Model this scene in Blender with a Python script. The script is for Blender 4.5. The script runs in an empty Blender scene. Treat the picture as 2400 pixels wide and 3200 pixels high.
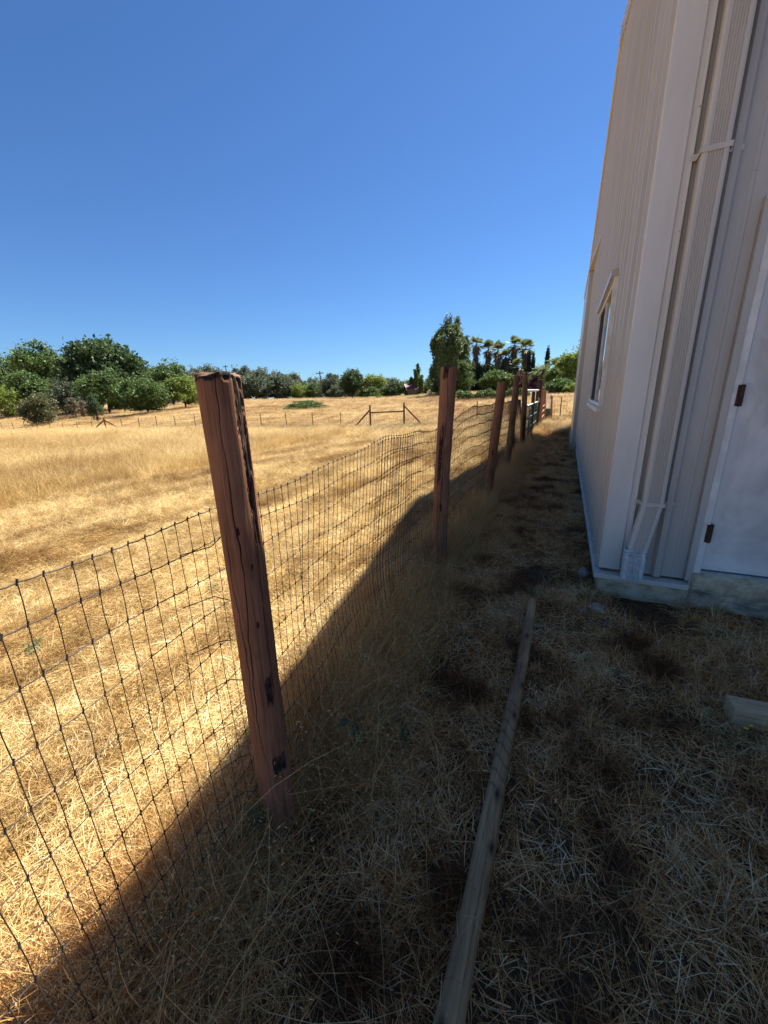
import bpy, math, random
import numpy as np
from mathutils import Matrix, Vector
rnd = random.Random(7); rng = np.random.default_rng(11)
S = bpy.context.scene
COL = S.collection

# ------------------------------------------------------------------ camera
F, CX, CY, EYE = 1207., 1200., 1600., 1.55
_n = np.array([122., 4028., F]); DN = _n/np.linalg.norm(_n)
def _hy(x): return CY-((x-CX)*DN[0]+F*DN[2])/DN[1]
_v = np.array([572., _hy(1772.)-CY, F]); YA = _v/np.linalg.norm(_v)
ZA = -DN; XA = np.cross(YA, ZA); R = np.stack([XA, YA, ZA])
cam_d = bpy.data.cameras.new('camera'); cam = bpy.data.objects.new('camera', cam_d); COL.objects.link(cam)
cam_d.sensor_fit = 'VERTICAL'; cam_d.sensor_height = 32; cam_d.lens = 32*F/3200
cam_d.clip_start = .02; cam_d.clip_end = 9000
m3 = np.stack([R[:, 0], -R[:, 1], -R[:, 2]], axis=1)
cam.matrix_world = Matrix.Translation((0, 0, EYE)) @ Matrix(m3.tolist()).to_4x4()
S.camera = cam
S.render.resolution_x, S.render.resolution_y = 768, 1024
# ------------------------------------------------------------------ light
SUN = Vector((2.24, 5.04, 7.9)).normalized()
elev = math.asin(SUN.z); az = math.atan2(SUN.x, SUN.y)
w = bpy.data.worlds.new('World'); S.world = w; w.use_nodes = True
nt = w.node_tree; nt.nodes.clear()
sky = nt.nodes.new('ShaderNodeTexSky'); sky.sky_type = 'NISHITA'; sky.sun_disc = False
sky.sun_elevation = elev; sky.sun_rotation = az; sky.altitude = 0; sky.air_density = 1.0; sky.dust_density = .1; sky.ozone_density = 2.5
bg = nt.nodes.new('ShaderNodeBackground'); bg.inputs[1].default_value = .05
ou = nt.nodes.new('ShaderNodeOutputWorld')
tint = nt.nodes.new('ShaderNodeMix'); tint.data_type = 'RGBA'; tint.blend_type = 'MULTIPLY'; tint.inputs[0].default_value = 1
tint.inputs[7].default_value = (.415, .63, .90, 1)      # deep clear summer blue
nt.links.new(sky.outputs[0], tint.inputs[6]); nt.links.new(tint.outputs[2], bg.inputs[0]); nt.links.new(bg.outputs[0], ou.inputs[0])
ld = bpy.data.lights.new('sun', 'SUN'); ld.energy = 5.0; ld.angle = math.radians(.5); ld.color = (1, .94, .84)
sun = bpy.data.objects.new('sun', ld); COL.objects.link(sun)
sun.rotation_euler = SUN.to_track_quat('Z', 'Y').to_euler()
S.view_settings.view_transform = 'Standard'; S.view_settings.look = 'None'
S.view_settings.exposure = 1.62; S.view_settings.gamma = 1

# ------------------------------------------------------------------ helpers
def ray(x, y): return R @ np.array([x-CX, y-CY, F])
def atY(x, y, Y):
    r = ray(x, y); return r*(Y/r[1])+np.array([0, 0, EYE])
def sm(a, b, x):
    t = np.clip((np.asarray(x, float)-a)/(b-a), 0, 1); return t*t*(3-2*t)
def tag(o, label=None, cat=None, group=None, kind=None):
    if label: o['label'] = label
    if cat: o['category'] = cat
    if group: o['group'] = group
    if kind: o['kind'] = kind
    return o
def empty(name, loc=(0, 0, 0), rz=0):
    o = bpy.data.objects.new(name, None); COL.objects.link(o); o.location = loc; o.rotation_euler[2] = rz
    o.empty_display_size = .2
    return o
def mesh_np(name, V, Fc, mat, parent=None, attrs=None, smooth=False, link=True):
    V = np.asarray(V, np.float32); Fc = np.asarray(Fc, np.int32); k = Fc.shape[1]
    me = bpy.data.meshes.new(name); me.vertices.add(len(V)); me.vertices.foreach_set('co', V.ravel())
    me.loops.add(Fc.size); me.loops.foreach_set('vertex_index', Fc.ravel())
    me.polygons.add(len(Fc)); me.polygons.foreach_set('loop_start', np.arange(0, Fc.size, k, dtype=np.int32))
    me.polygons.foreach_set('loop_total', np.full(len(Fc), k, np.int32))
    if smooth: me.polygons.foreach_set('use_smooth', np.ones(len(Fc), bool))
    me.update(calc_edges=True)
    for n, a in (attrs or {}).items():
        at = me.attributes.new(n, 'FLOAT', 'POINT'); at.data.foreach_set('value', np.asarray(a, np.float32))
    me.validate()
    me.materials.append(mat)
    o = bpy.data.objects.new(name, me)
    if link: COL.objects.link(o)
    if parent is not None: o.parent = parent
    return o
class MB:
    """collects shapes; build() links them as one mesh"""
    def __init__(s): s.v = []; s.f = []
    def add(s, v, f):
        n = len(s.v); s.v += [tuple(p) for p in v]; s.f += [tuple(i+n for i in q) for q in f]
    def box(s, a, b, bev=0):
        x0, y0, z0 = a; x1, y1, z1 = b
        s.add([(x0, y0, z0), (x1, y0, z0), (x1, y1, z0), (x0, y1, z0), (x0, y0, z1), (x1, y0, z1), (x1, y1, z1), (x0, y1, z1)],
              [(0, 3, 2, 1), (4, 5, 6, 7), (0, 1, 5, 4), (1, 2, 6, 5), (2, 3, 7, 6), (3, 0, 4, 7)])
    def tube(s, pts, r, n=8, cap=True):
        pts = [Vector(p) for p in pts]; rs = r if isinstance(r, (list, tuple)) else [r]*len(pts)
        v = []; f = []
        for i, p in enumerate(pts):
            d = (pts[min(i+1, len(pts)-1)]-pts[max(i-1, 0)]).normalized()
            a = Vector((0, 0, 1)) if abs(d.z) < .9 else Vector((1, 0, 0))
            u = d.cross(a).normalized(); w_ = d.cross(u)
            for k in range(n):
                t = 2*math.pi*k/n; v.append(p+(u*math.cos(t)+w_*math.sin(t))*rs[i])
        for i in range(len(pts)-1):
            for k in range(n): f.append((i*n+k, i*n+(k+1) % n, (i+1)*n+(k+1) % n, (i+1)*n+k))
        if cap: f.append(tuple(range(n-1, -1, -1))); f.append(tuple((len(pts)-1)*n+k for k in range(n)))
        s.add(v, f)
    def prism(s, prof, y0, y1, ax='y'):
        n = len(prof)
        g = (lambda p, t: (p[0], t, p[1])) if ax == 'y' else ((lambda p, t: (t, p[0], p[1])) if ax == 'x' else (lambda p, t: (p[0], p[1], t)))
        v = [g(p, y0) for p in prof]+[g(p, y1) for p in prof]
        f = [(i, (i+1) % n, (i+1) % n+n, i+n) for i in range(n)]+[tuple(range(n-1, -1, -1)), tuple(range(n, 2*n))]
        s.add(v, f)
    def build(s, name, mat, parent=None, bevel=0, smooth=False):
        me = bpy.data.meshes.new(name); me.from_pydata(s.v, [], s.f); me.update(); me.materials.append(mat)
        import bmesh
        bm = bmesh.new(); bm.from_mesh(me); bmesh.ops.recalc_face_normals(bm, faces=bm.faces)
        bm.to_mesh(me); bm.free()
        if smooth: me.polygons.foreach_set('use_smooth', [True]*len(me.polygons))
        o = bpy.data.objects.new(name, me); COL.objects.link(o)
        if parent is not None: o.parent = parent
        if bevel:
            b = o.modifiers.new('bevel', 'BEVEL'); b.width = bevel; b.segments = 2; b.limit_method = 'ANGLE'
        return o
def tubes_np(lines, r, n=4):
    """many polylines (list of Kx3 arrays) -> verts, quads"""
    V = []; Fq = []; off = 0
    for P in lines:
        K = len(P); d = np.gradient(P, axis=0); d /= np.linalg.norm(d, axis=1)[:, None]+1e-9
        a = np.where(np.abs(d[:, 2:3]) < .8, np.array([[0, 0, 1.]]), np.array([[1., 0, 0]]))
        u = np.cross(d, a); u /= np.linalg.norm(u, axis=1)[:, None]+1e-9; w_ = np.cross(d, u)
        t = np.arange(n)*2*math.pi/n
        ring = P[:, None]+r*(u[:, None]*np.cos(t)[None, :, None]+w_[:, None]*np.sin(t)[None, :, None])
        V.append(ring.reshape(-1, 3))
        i = np.arange(K-1)[:, None]*n; k = np.arange(n)[None]; k2 = (k+1) % n
        Fq.append(np.stack([i+k, i+k2, i+n+k2, i+n+k], -1).reshape(-1, 4)+off); off += K*n
    return np.concatenate(V), np.concatenate(Fq)

# ------------------------------------------------------------------ materials
class NT:
    def __init__(s, name):
        s.m = bpy.data.materials.new(name); s.m.use_nodes = True; s.t = s.m.node_tree
        s.t.nodes.clear(); s.out = s.n('OutputMaterial')
    def n(s, typ, **kw):
        nd = s.t.nodes.new('ShaderNode'+typ)
        for k, v in kw.items(): setattr(nd, k, v)
        return nd
    def l(s, a, b): s.t.links.new(a, b)
    def set(s, sock, v):
        if isinstance(v, bpy.types.NodeSocket): s.l(v, sock)
        elif isinstance(v, tuple) and len(v) == 3 and sock.type == 'RGBA': sock.default_value = (*v, 1)
        else: sock.default_value = v
    def coord(s, kind='Object', scale=(1, 1, 1)):
        o = s.n('NewGeometry').outputs['Position'] if kind == 'World' else s.n('TexCoord').outputs[kind]
        mp = s.n('Mapping'); s.l(o, mp.inputs[0]); mp.inputs['Scale'].default_value = scale; return mp.outputs[0]
    def noise(s, vec, scale, detail=4, rough=.55, dist=0):
        nd = s.n('TexNoise'); s.l(vec, nd.inputs['Vector']); nd.inputs['Scale'].default_value = scale
        nd.inputs['Detail'].default_value = detail; nd.inputs['Roughness'].default_value = rough; nd.inputs['Distortion'].default_value = dist
        return nd.outputs['Fac']
    def ramp(s, fac, stops):
        nd = s.n('ValToRGB'); e = nd.color_ramp.elements
        while len(e) < len(stops): e.new(.5)
        for q, (p, c) in zip(e, stops):
            q.position = p; q.color = (*c, 1) if isinstance(c, tuple) else (c, c, c, 1)
        s.l(fac, nd.inputs[0]); return nd.outputs[0]
    def mix(s, fac, a, b, mode='MIX'):
        nd = s.n('Mix', data_type='RGBA', blend_type=mode)
        s.set(nd.inputs[0], fac); s.set(nd.inputs[6], a); s.set(nd.inputs[7], b); return nd.outputs[2]
    def math(s, op, a, b=0., clamp=False):
        nd = s.n('Math', operation=op, use_clamp=clamp); s.set(nd.inputs[0], a); s.set(nd.inputs[1], b); return nd.outputs[0]
    def attr(s, name):
        return s.n('Attribute', attribute_name=name).outputs['Fac']
    def bump(s, h, strength, dist=.01):
        nd = s.n('Bump'); nd.inputs['Strength'].default_value = strength; nd.inputs['Distance'].default_value = dist
        s.l(h, nd.inputs['Height']); return nd.outputs[0]
    def pbr(s, col, rough=.6, bump=None, metal=0, spec=.5):
        p = s.n('BsdfPrincipled'); s.set(p.inputs['Base Color'], col); s.set(p.inputs['Roughness'], rough)
        p.inputs['Metallic'].default_value = metal; p.inputs['Specular IOR Level'].default_value = spec
        if bump is not None: s.l(bump, p.inputs['Normal'])
        s.l(p.outputs[0], s.out.inputs[0]); return s.m
    def leaf(s, col, trans=.35, rough=.6, spec=.25):
        p = s.n('BsdfPrincipled'); s.set(p.inputs['Base Color'], col); p.inputs['Roughness'].default_value = rough
        p.inputs['Specular IOR Level'].default_value = spec
        tr = s.n('BsdfTranslucent'); s.set(tr.inputs[0], col)
        mx = s.n('MixShader'); mx.inputs[0].default_value = trans
        s.l(p.outputs[0], mx.inputs[1]); s.l(tr.outputs[0], mx.inputs[2]); s.l(mx.outputs[0], s.out.inputs[0]); return s.m

def straw_mat(name, stops, tint_stops, nscale=.8, trans=.3, green=0., streak=False):
    a = NT(name); c = a.ramp(a.attr('bc'), stops)
    t = a.ramp(a.noise(a.coord('World'), nscale, 3), tint_stops)
    c = a.mix(1., c, t, 'MULTIPLY')
    if streak:
        mp = a.n('Mapping'); a.l(a.n('NewGeometry').outputs['Position'], mp.inputs[0]); mp.inputs['Rotation'].default_value = (0, 0, .12); mp.inputs['Scale'].default_value = (1.5, .28, 1)
        q = a.ramp(a.noise(mp.outputs[0], 1.1, 4, .6, .5), [(.38, (.50, .39, .28)), (.50, (.92, .89, .84)), (.62, (1.14, 1.18, 1.24))]); c = a.mix(1., c, q, 'MULTIPLY')
        q = a.ramp(a.noise(a.coord('World'), 5.5, 3), [(.36, (.70, .62, .52)), (.55, (1.05, 1.05, 1.05))]); c = a.mix(1., c, q, 'MULTIPLY')
    if green:
        g = a.ramp(a.noise(a.coord('World'), 1.7, 2), [(.6, 0.), (.72, 1.)])
        k = a.math('MULTIPLY', g, green)
        c = a.mix(k, c, (.085, .105, .045))
    return a.leaf(c, trans)
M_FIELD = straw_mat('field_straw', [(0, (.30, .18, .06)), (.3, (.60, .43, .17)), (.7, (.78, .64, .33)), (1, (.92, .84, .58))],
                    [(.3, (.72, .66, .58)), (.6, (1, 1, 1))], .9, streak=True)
M_TALL = straw_mat('tall_oat_grass', [(0, (.38, .25, .085)), (.5, (.72, .55, .24)), (1, (.92, .82, .52))],
                   [(.3, (.82, .74, .60)), (.65, (1, 1, 1))], .35, streak=True)
M_ROUGH = straw_mat('rough_dry_grass', [(0, (.30, .21, .11)), (.5, (.57, .46, .26)), (1, (.78, .67, .42))],
                    [(.34, (.50, .40, .36)), (.47, (.9, .82, .72)), (.66, (1, 1, 1))], .10, streak=True)
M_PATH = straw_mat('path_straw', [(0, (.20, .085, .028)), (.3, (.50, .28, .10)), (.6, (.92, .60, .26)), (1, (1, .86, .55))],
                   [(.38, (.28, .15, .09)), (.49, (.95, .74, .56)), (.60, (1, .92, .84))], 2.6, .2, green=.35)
M_TUFT = straw_mat('fence_line_grass', [(0, (.34, .15, .045)), (.4, (.66, .37, .11)), (1, (.88, .64, .29))],
                   [(.3, (.7, .62, .58)), (.65, (1, 1, 1))], 1.6, .3)
M_GWEED = straw_mat('green_strip_grass', [(0, (.16, .15, .06)), (.6, (.30, .29, .11)), (1, (.55, .45, .20))], [(.3, (.8, .8, .8)), (.6, (1, 1, 1))], .5)
a = NT('weed_leaf'); M_WEED = a.leaf(a.ramp(a.attr('bc'), [(0, (.04, .075, .03)), (1, (.12, .17, .07))]), .3)
a = NT('yellow_petals'); M_YEL = a.leaf((.75, .62, .04), .3)

# ------------------------------------------------------------------ terrain
_x25 = np.array([-140, -63, -50, -45, -40, -35, -30, -20, -12, -10, -5, 0, 60.])
_z25 = np.array([-1.3, -1.34, -1.5, -1.37, -1.07, -.84, -.73, -.66, -.66, -.54, -.2, -.08, 0])
def _row(Y, pts):
    P = [atY(x, y, Y) for x, y in pts]; return [p[0]/Y for p in P], [p[2] for p in P]
_rows = [(34, _row(34, [(0, 1322), (330, 1312), (760, 1294), (1100, 1292), (1423, 1285), (1720, 1262)])),
         (46, _row(46, [(0, 1292), (330, 1288), (760, 1266), (1100, 1268), (1423, 1253), (1720, 1240)])),
         (70, _row(70, [(0, 1273), (330, 1268), (760, 1252), (1100, 1247), (1423, 1230), (1720, 1229)])),
         (120, _row(120, [(0, 1273), (330, 1265), (760, 1251), (1100, 1241), (1423, 1222), (1720, 1220)]))]
def terr(x, y):
    x = np.asarray(x, float); y = np.asarray(y, float)
    q = x/np.maximum(y, 1)
    zs = [np.interp(x, _x25, _z25)]+[np.interp(q, *r[1]) for r in _rows]
    Ys = [25]+[r[0] for r in _rows]
    z = zs[0]*sm(3, 25, y)
    for i in range(4):
        t = np.clip((y-Ys[i])/(Ys[i+1]-Ys[i]), 0, 1); z = np.where(y > Ys[i], zs[i]*(1-t)+zs[i+1]*t, z)
    far = sm(120, 500, y); z = z*(1-far)+1.6*far
    near = (1-sm(8, 20, np.hypot(x, y)))
    bumps = .012*np.sin(x*5.1+np.sin(y*3.3)*1.7)*np.cos(y*4.3+x*1.9)+.008*np.sin(x*13+y*7)*np.sin(y*11-x*5)
    wr = .07*np.exp(-((x+3.1+.12*y)/.28)**2)+.06*np.exp(-((x+4.9+.1*y)/.35)**2)+.05*np.exp(-((x+1.95+.1*y)/.2)**2)
    bank = .035*np.exp(-((x+.95)/.22)**2)
    return z+near*(bumps+wr+bank)
gx = np.unique(np.concatenate([-np.geomspace(12, 3500, 60), np.arange(-12, 3.01, .1), np.geomspace(3.2, 3500, 50)]))
gy = np.unique(np.concatenate([-np.geomspace(2, 800, 25), np.arange(-2, 14, .1), np.arange(14, 60, .6), np.geomspace(61, 5000, 70)]))
GX, GY = np.meshgrid(gx, gy); nx, ny = len(gx), len(gy)
V = np.stack([GX, GY, terr(GX, GY)], -1).reshape(-1, 3)
i = (np.arange(ny-1)[:, None]*nx+np.arange(nx-1)[None]).ravel()
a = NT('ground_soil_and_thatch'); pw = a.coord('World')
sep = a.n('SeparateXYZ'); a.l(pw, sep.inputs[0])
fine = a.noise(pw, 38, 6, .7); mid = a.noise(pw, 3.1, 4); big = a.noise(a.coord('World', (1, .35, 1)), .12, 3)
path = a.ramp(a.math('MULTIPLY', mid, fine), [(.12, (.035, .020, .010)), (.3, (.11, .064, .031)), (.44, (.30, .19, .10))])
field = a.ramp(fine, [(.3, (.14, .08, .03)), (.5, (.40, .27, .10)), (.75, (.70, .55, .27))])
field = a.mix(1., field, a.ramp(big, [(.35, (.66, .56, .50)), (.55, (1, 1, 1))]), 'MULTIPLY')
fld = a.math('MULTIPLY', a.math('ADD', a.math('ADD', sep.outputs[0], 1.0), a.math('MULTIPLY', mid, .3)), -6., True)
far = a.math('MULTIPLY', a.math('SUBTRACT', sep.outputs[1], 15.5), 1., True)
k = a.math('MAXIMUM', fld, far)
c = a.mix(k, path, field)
M_GROUND = a.pbr(c, .95, a.bump(fine, .6, .02), spec=.1)
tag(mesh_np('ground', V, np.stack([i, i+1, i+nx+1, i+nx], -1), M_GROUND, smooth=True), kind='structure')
# distant hills, air haze put into their pale blue-grey colour
hx = np.linspace(-2600, 2600, 160); hz = 18+30*np.exp(-((hx+560)/330)**2)+16*np.sin(hx*.004)+6*np.sin(hx*.013+1)+4*np.sin(hx*.041)
V = []; 
for j, (yy, s_) in enumerate([(2300, 0.), (2420, .55), (2600, .9), (2800, 1.), (3000, .9), (3300, .3), (3500, 0)]):
    V.append(np.stack([hx, np.full_like(hx, yy), hz*s_+1.5+2*s_*np.sin(hx*.03+j)], -1))
V = np.concatenate(V); n_ = len(hx); i = (np.arange(6)[:, None]*n_+np.arange(n_-1)[None]).ravel()
a = NT('hazed_hill_scrub'); tag(mesh_np('hills', V, np.stack([i, i+1, i+n_+1, i+n_], -1),
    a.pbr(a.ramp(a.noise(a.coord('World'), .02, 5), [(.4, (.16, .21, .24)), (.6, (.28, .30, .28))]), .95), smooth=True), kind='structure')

# ------------------------------------------------------------------ grass
def blades(n, rad, L, wd, e0, curl, zbase=(0, .01), segs=3, seed=0, heads=0., clump=0):
    g = np.random.default_rng(seed)
    if clump:
        cc = g.uniform(-rad, rad, (clump, 2)); b = cc[g.integers(0, clump, n)]+g.normal(0, rad*.13, (n, 2))
    else:
        b = g.uniform(-rad, rad, (n, 2))
    P = np.concatenate([b, g.uniform(*zbase, (n, 1))], 1)
    az_ = g.uniform(0, 2*math.pi, n); e = g.normal(*e0, n); l = g.uniform(*L, n); w_ = g.uniform(*wd, n)
    cu = g.normal(*curl, n); tw = g.normal(0, .5, n); bc = g.random(n)
    pts = [P.copy()]
    for s in range(segs):
        d = np.stack([np.cos(e)*np.cos(az_), np.cos(e)*np.sin(az_), np.sin(e)], 1)
        P = P+d*(l/segs)[:, None]; P[:, 2] = np.maximum(P[:, 2], .002+g.random(n)*.012); pts.append(P.copy())
        e = e-cu/segs; az_ = az_+tw/segs
    th = g.uniform(0, 2*math.pi, n); side = np.stack([-np.sin(az_), np.cos(az_), np.zeros(n)], 1)*np.cos(th)[:, None]*.7+np.array([0, 0, 1])*np.sin(th)[:, None]*.5+side_r(g, n)*.4
    side /= np.linalg.norm(side, axis=1)[:, None]
    taper = np.linspace(1, .25, segs+1)
    V = np.stack([p+sg*side*(w_*.5*t)[:, None] for p, t in zip(pts, taper) for sg in (-1, 1)], 1)
    base = np.arange(n)[:, None]*2*(segs+1)
    Fq = np.stack([np.concatenate([base+2*s, base+2*s+1, base+2*s+3, base+2*s+2], 1) for s in range(segs)], 1).reshape(-1, 4)
    V = V.reshape(-1, 3); A = np.repeat(bc, 2*(segs+1))
    if heads:
        m = int(n*heads); idx = g.choice(n, m, replace=False); tip = pts[-1][idx]
        hv = []; 
        for q in range(4):
            o = tip+g.normal(0, .012, (m, 3))-np.array([0, 0, q*.018]); dd = g.normal(0, 1, (m, 3)); dd[:, 2] = -abs(dd[:, 2]); dd /= np.linalg.norm(dd, axis=1)[:, None]
            s2 = np.cross(dd, g.normal(0, 1, (m, 3))); s2 /= np.linalg.norm(s2, axis=1)[:, None]
            hv.append(np.stack([o, o+dd*.007+s2*.0018, o+dd*.015, o+dd*.007-s2*.0018], 1))
        hv = np.concatenate(hv).reshape(-1, 3); hf = np.arange(len(hv)).reshape(-1, 4)+len(V)
        V = np.concatenate([V, hv]); Fq = np.concatenate([Fq, hf]); A = np.concatenate([A, np.full(len(hv), .8)])
    return V, Fq, A
def side_r(g, n): return g.normal(0, 1, (n, 3))

def patch_set(name, mat, specs):
    c = bpy.data.collections.new(name)
    for i, layers in enumerate(specs):
        Vs = []; Fs = []; As = []; off = 0
        for L in layers:
            V, Fq, A = blades(seed=i*17+len(Vs)*5+len(name), **L); Vs.append(V); Fs.append(Fq+off); As.append(A); off += len(V)
        o = mesh_np('%s_%02d' % (name, i), np.concatenate(Vs), np.concatenate(Fs), mat, attrs={'bc': np.concatenate(As)}, link=False)
        c.objects.link(o)
    return c
def scatter(name, coll, P, rot, scl, idx):
    me = bpy.data.meshes.new(name); me.vertices.add(len(P)); me.vertices.foreach_set('co', P.astype(np.float32).ravel())
    for n, d, k in (('rot', rot, 'FLOAT_VECTOR'), ('scl', scl, 'FLOAT_VECTOR')):
        at = me.attributes.new(n, k, 'POINT'); at.data.foreach_set('vector', d.astype(np.float32).ravel())
    at = me.attributes.new('pidx', 'INT', 'POINT'); at.data.foreach_set('value', idx.astype(np.int32))
    o = bpy.data.objects.new(name, me); COL.objects.link(o)
    g = bpy.data.node_groups.new(name+'_nodes', 'GeometryNodeTree')
    g.interface.new_socket('Geometry', in_out='INPUT', socket_type='NodeSocketGeometry')
    g.interface.new_socket('Geometry', in_out='OUTPUT', socket_type='NodeSocketGeometry')
    N = g.nodes.new; gi = N('NodeGroupInput'); go = N('NodeGroupOutput'); ip = N('GeometryNodeInstanceOnPoints'); ci = N('GeometryNodeCollectionInfo')
    ci.inputs['Collection'].default_value = coll; ci.inputs['Separate Children'].default_value = True; ci.inputs['Reset Children'].default_value = True
    ip.inputs['Pick Instance'].default_value = True
    def na(n, t):
        q = N('GeometryNodeInputNamedAttribute'); q.data_type = t; q.inputs['Name'].default_value = n
        return [s for s in q.outputs if s.enabled and s.name == 'Attribute'][0]
    L = g.links.new
    e2r = N('FunctionNodeEulerToRotation'); L(na('rot', 'FLOAT_VECTOR'), e2r.inputs[0]); L(e2r.outputs[0], ip.inputs['Rotation'])
    L(na('scl', 'FLOAT_VECTOR'), ip.inputs['Scale']); L(na('pidx', 'INT'), ip.inputs['Instance Index'])
    L(gi.outputs[0], ip.inputs['Points']); L(ci.outputs[0], ip.inputs['Instance']); L(ip.outputs[0], go.inputs[0])
    md = o.modifiers.new('scatter', 'NODES'); md.node_group = g
    return tag(o, kind='stuff')
def ring_points(n_rings_r0, r1, spacing, grow, azr, g):
    """points in rings round the camera, spaced ever wider with distance"""
    out = []; r = n_rings_r0
    while r < r1:
        s = spacing*max(1., r*grow); k = max(2, int(r*(azr[1]-azr[0])/s))
        a_ = np.linspace(azr[0], azr[1], k)+g.uniform(-.5, .5, k)*s/r; rr = r+g.uniform(-.5, .5, k)*s
        out.append(np.stack([rr*np.sin(a_), rr*np.cos(a_), np.full(k, s/spacing)], 1)); r += s*.9
    return np.concatenate(out)
def lay(name, coll, pts, mask, npatch, zs=lambda r: 1., base=1., lift=0):
    g = np.random.default_rng(len(name)); p = pts[mask(pts[:, 0], pts[:, 1])]; n = len(p)
    s = p[:, 2]*g.uniform(.85, 1.2, n)*base; rr = np.hypot(p[:, 0], p[:, 1])
    z = terr(p[:, 0], p[:, 1])+lift
    scl = np.stack([s, s, zs(rr)*g.uniform(.75, 1.2, n)*base], 1)
    rot = np.stack([np.zeros(n), np.zeros(n), g.uniform(0, 6.28, n)], 1)
    return scatter(name, coll, np.stack([p[:, 0], p[:, 1], z], 1), rot, scl, g.integers(0, npatch, n))
D = math.radians
def tall_b(y): return -7.2-.16*y
gg = np.random.default_rng(3)
# mown straw on the sunny field
C1 = patch_set('mown_straw', M_FIELD, [[dict(n=620, rad=.26, L=(.05, .20), wd=(.002, .0042), e0=(.08, .28), curl=(.1, .5), zbase=(0, .035)),
                                       dict(n=150, rad=.26, L=(.03, .09), wd=(.002, .0035), e0=(.9, .4), curl=(.5, .5)), dict(n=70, rad=.26, L=(.08, .20), wd=(.002, .004), e0=(.8, .4), curl=(.8, .6), clump=3)] for _ in range(6)])
P1 = ring_points(.5, 60, .30, .13, (D(-95), D(12)), gg)
def m_field(x, y):
    nz = .8*np.sin(y*1.1)+.5*np.sin(x*2.3+y)
    infield = (x < -1.02) & (y > -1.5) & (y < 24.2) & ~((x < tall_b(y)+nz*.4) & (y < 19+np.sin(x*.4)))
    return infield | ((y > 15.8) & (y < 24.2) & (x > -1.1) & (x < 4))
lay('mown_dry_grass', C1, P1, m_field, 6, zs=lambda r: 1+np.clip(r-4, 0, 12)*.10)
# tall golden grass left
C2 = patch_set('tall_grass', M_TALL, [[dict(n=260, rad=.3, L=(.28, .62), wd=(.002, .004), e0=(1.25, .2), curl=(.55, .4), heads=.6),
                                      dict(n=160, rad=.3, L=(.12, .35), wd=(.002, .004), e0=(.8, .5), curl=(.5, .5))] for _ in range(4)])
P2 = ring_points(6, 90, .34, .1, (D(-88), D(-20)), gg)
lay('tall_golden_grass', C2, P2, lambda x, y: (x < tall_b(y)+.8*.4*np.sin(y*1.1)) & (y < 19.5+np.sin(x*.4)) & (y > -1), 4, zs=lambda r: 1.05)
# rough grass round and beyond the far fence
C3 = patch_set('rough_grass', M_ROUGH, [[dict(n=170, rad=.3, L=(.12, .38), wd=(.003, .006), e0=(1.1, .35), curl=(.6, .5), heads=.2),
                                        dict(n=200, rad=.3, L=(.06, .2), wd=(.003, .006), e0=(.4, .5), curl=(.3, .5))] for _ in range(4)])
P3 = ring_points(17, 125, .42, .07, (D(-75), D(8)), gg)
def m_rough(x, y): return (y > 24+.5*np.sin(x*.9)+.3*np.sin(x*2.7)) & (y < 100)
lay('rough_field_grass', C3, P3, m_rough, 4, zs=lambda r: .8+r*.006)
C8 = patch_set('green_weeds', M_GWEED, [[dict(n=170, rad=.3, L=(.08, .28), wd=(.004, .008), e0=(1.0, .4), curl=(.6, .5))] for _ in range(3)])
n = 1500; xg = gg.uniform(-62, -2, n); P3c = np.stack([xg, 23.0+gg.normal(0, .35, n)-.015*np.abs(xg), np.full(n, 1.5)], 1)
lay('green_weed_strip', C8, P3c, lambda x, y: np.sin(x*.45)+.6*np.sin(x*.17+1)+.3 > 0, 3, zs=lambda r: .9)
P3b = np.stack([gg.uniform(-68, 3.5, 2600), 24.9+gg.normal(0, .45, 2600), np.full(2600, 1.6)], 1)
lay('fence_row_weeds', C3, P3b, lambda x, y: x < 9, 4, zs=lambda r: 1.0)
# shaded path straw
C4 = patch_set('path_straw', M_PATH, [[dict(n=400, rad=.24, L=(.03, .13), wd=(.0019, .0044), e0=(.12, .3), curl=(.2, .9), zbase=(0, .02)),
                                      dict(n=170, rad=.24, L=(.03, .11), wd=(.0018, .0036), e0=(.9, .4), curl=(.9, .8), clump=9)] for _ in range(5)])
P4 = ring_points(.3, 19, .25, .09, (D(-110), D(75)), gg)
def m_path(x, y):
    bare = np.sin(x*4.1+y*1.3+1)*np.sin(y*3.1-x*2.2+.5)
    ok = (x > -1.08) & (x < .33) & (y > -.5) & (y < 17) | ((x >= .33) & (y < 3.12) & (y > -.5) & (x < 4))
    return ok & (bare < .62)
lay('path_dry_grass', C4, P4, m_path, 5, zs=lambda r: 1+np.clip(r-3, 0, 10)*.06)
C5 = patch_set('path_tuft', M_PATH, [[dict(n=70, rad=.10, L=(.05, .17), wd=(.0016, .0032), e0=(1.05, .4), curl=(1.1, .8), clump=3)] for _ in range(5)])
n = 760; P5 = np.stack([gg.uniform(-1., 2.6, n), gg.uniform(.1, 3.1, n)**1., gg.uniform(.8, 1.3, n)], 1)
lay('grass_tufts', C5, P5, lambda x, y: ~((x > .75) & (x < 1.6) & (abs(y-1.98) < .17)) & (np.sin(x*5+1)*np.sin(y*4.3+x)+.35 > 0) & ~((abs(x+.1) < .07) & (y < 2.8)) & ((x < .3) | (y < 3.0)), 5, zs=lambda r: 1.)
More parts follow.
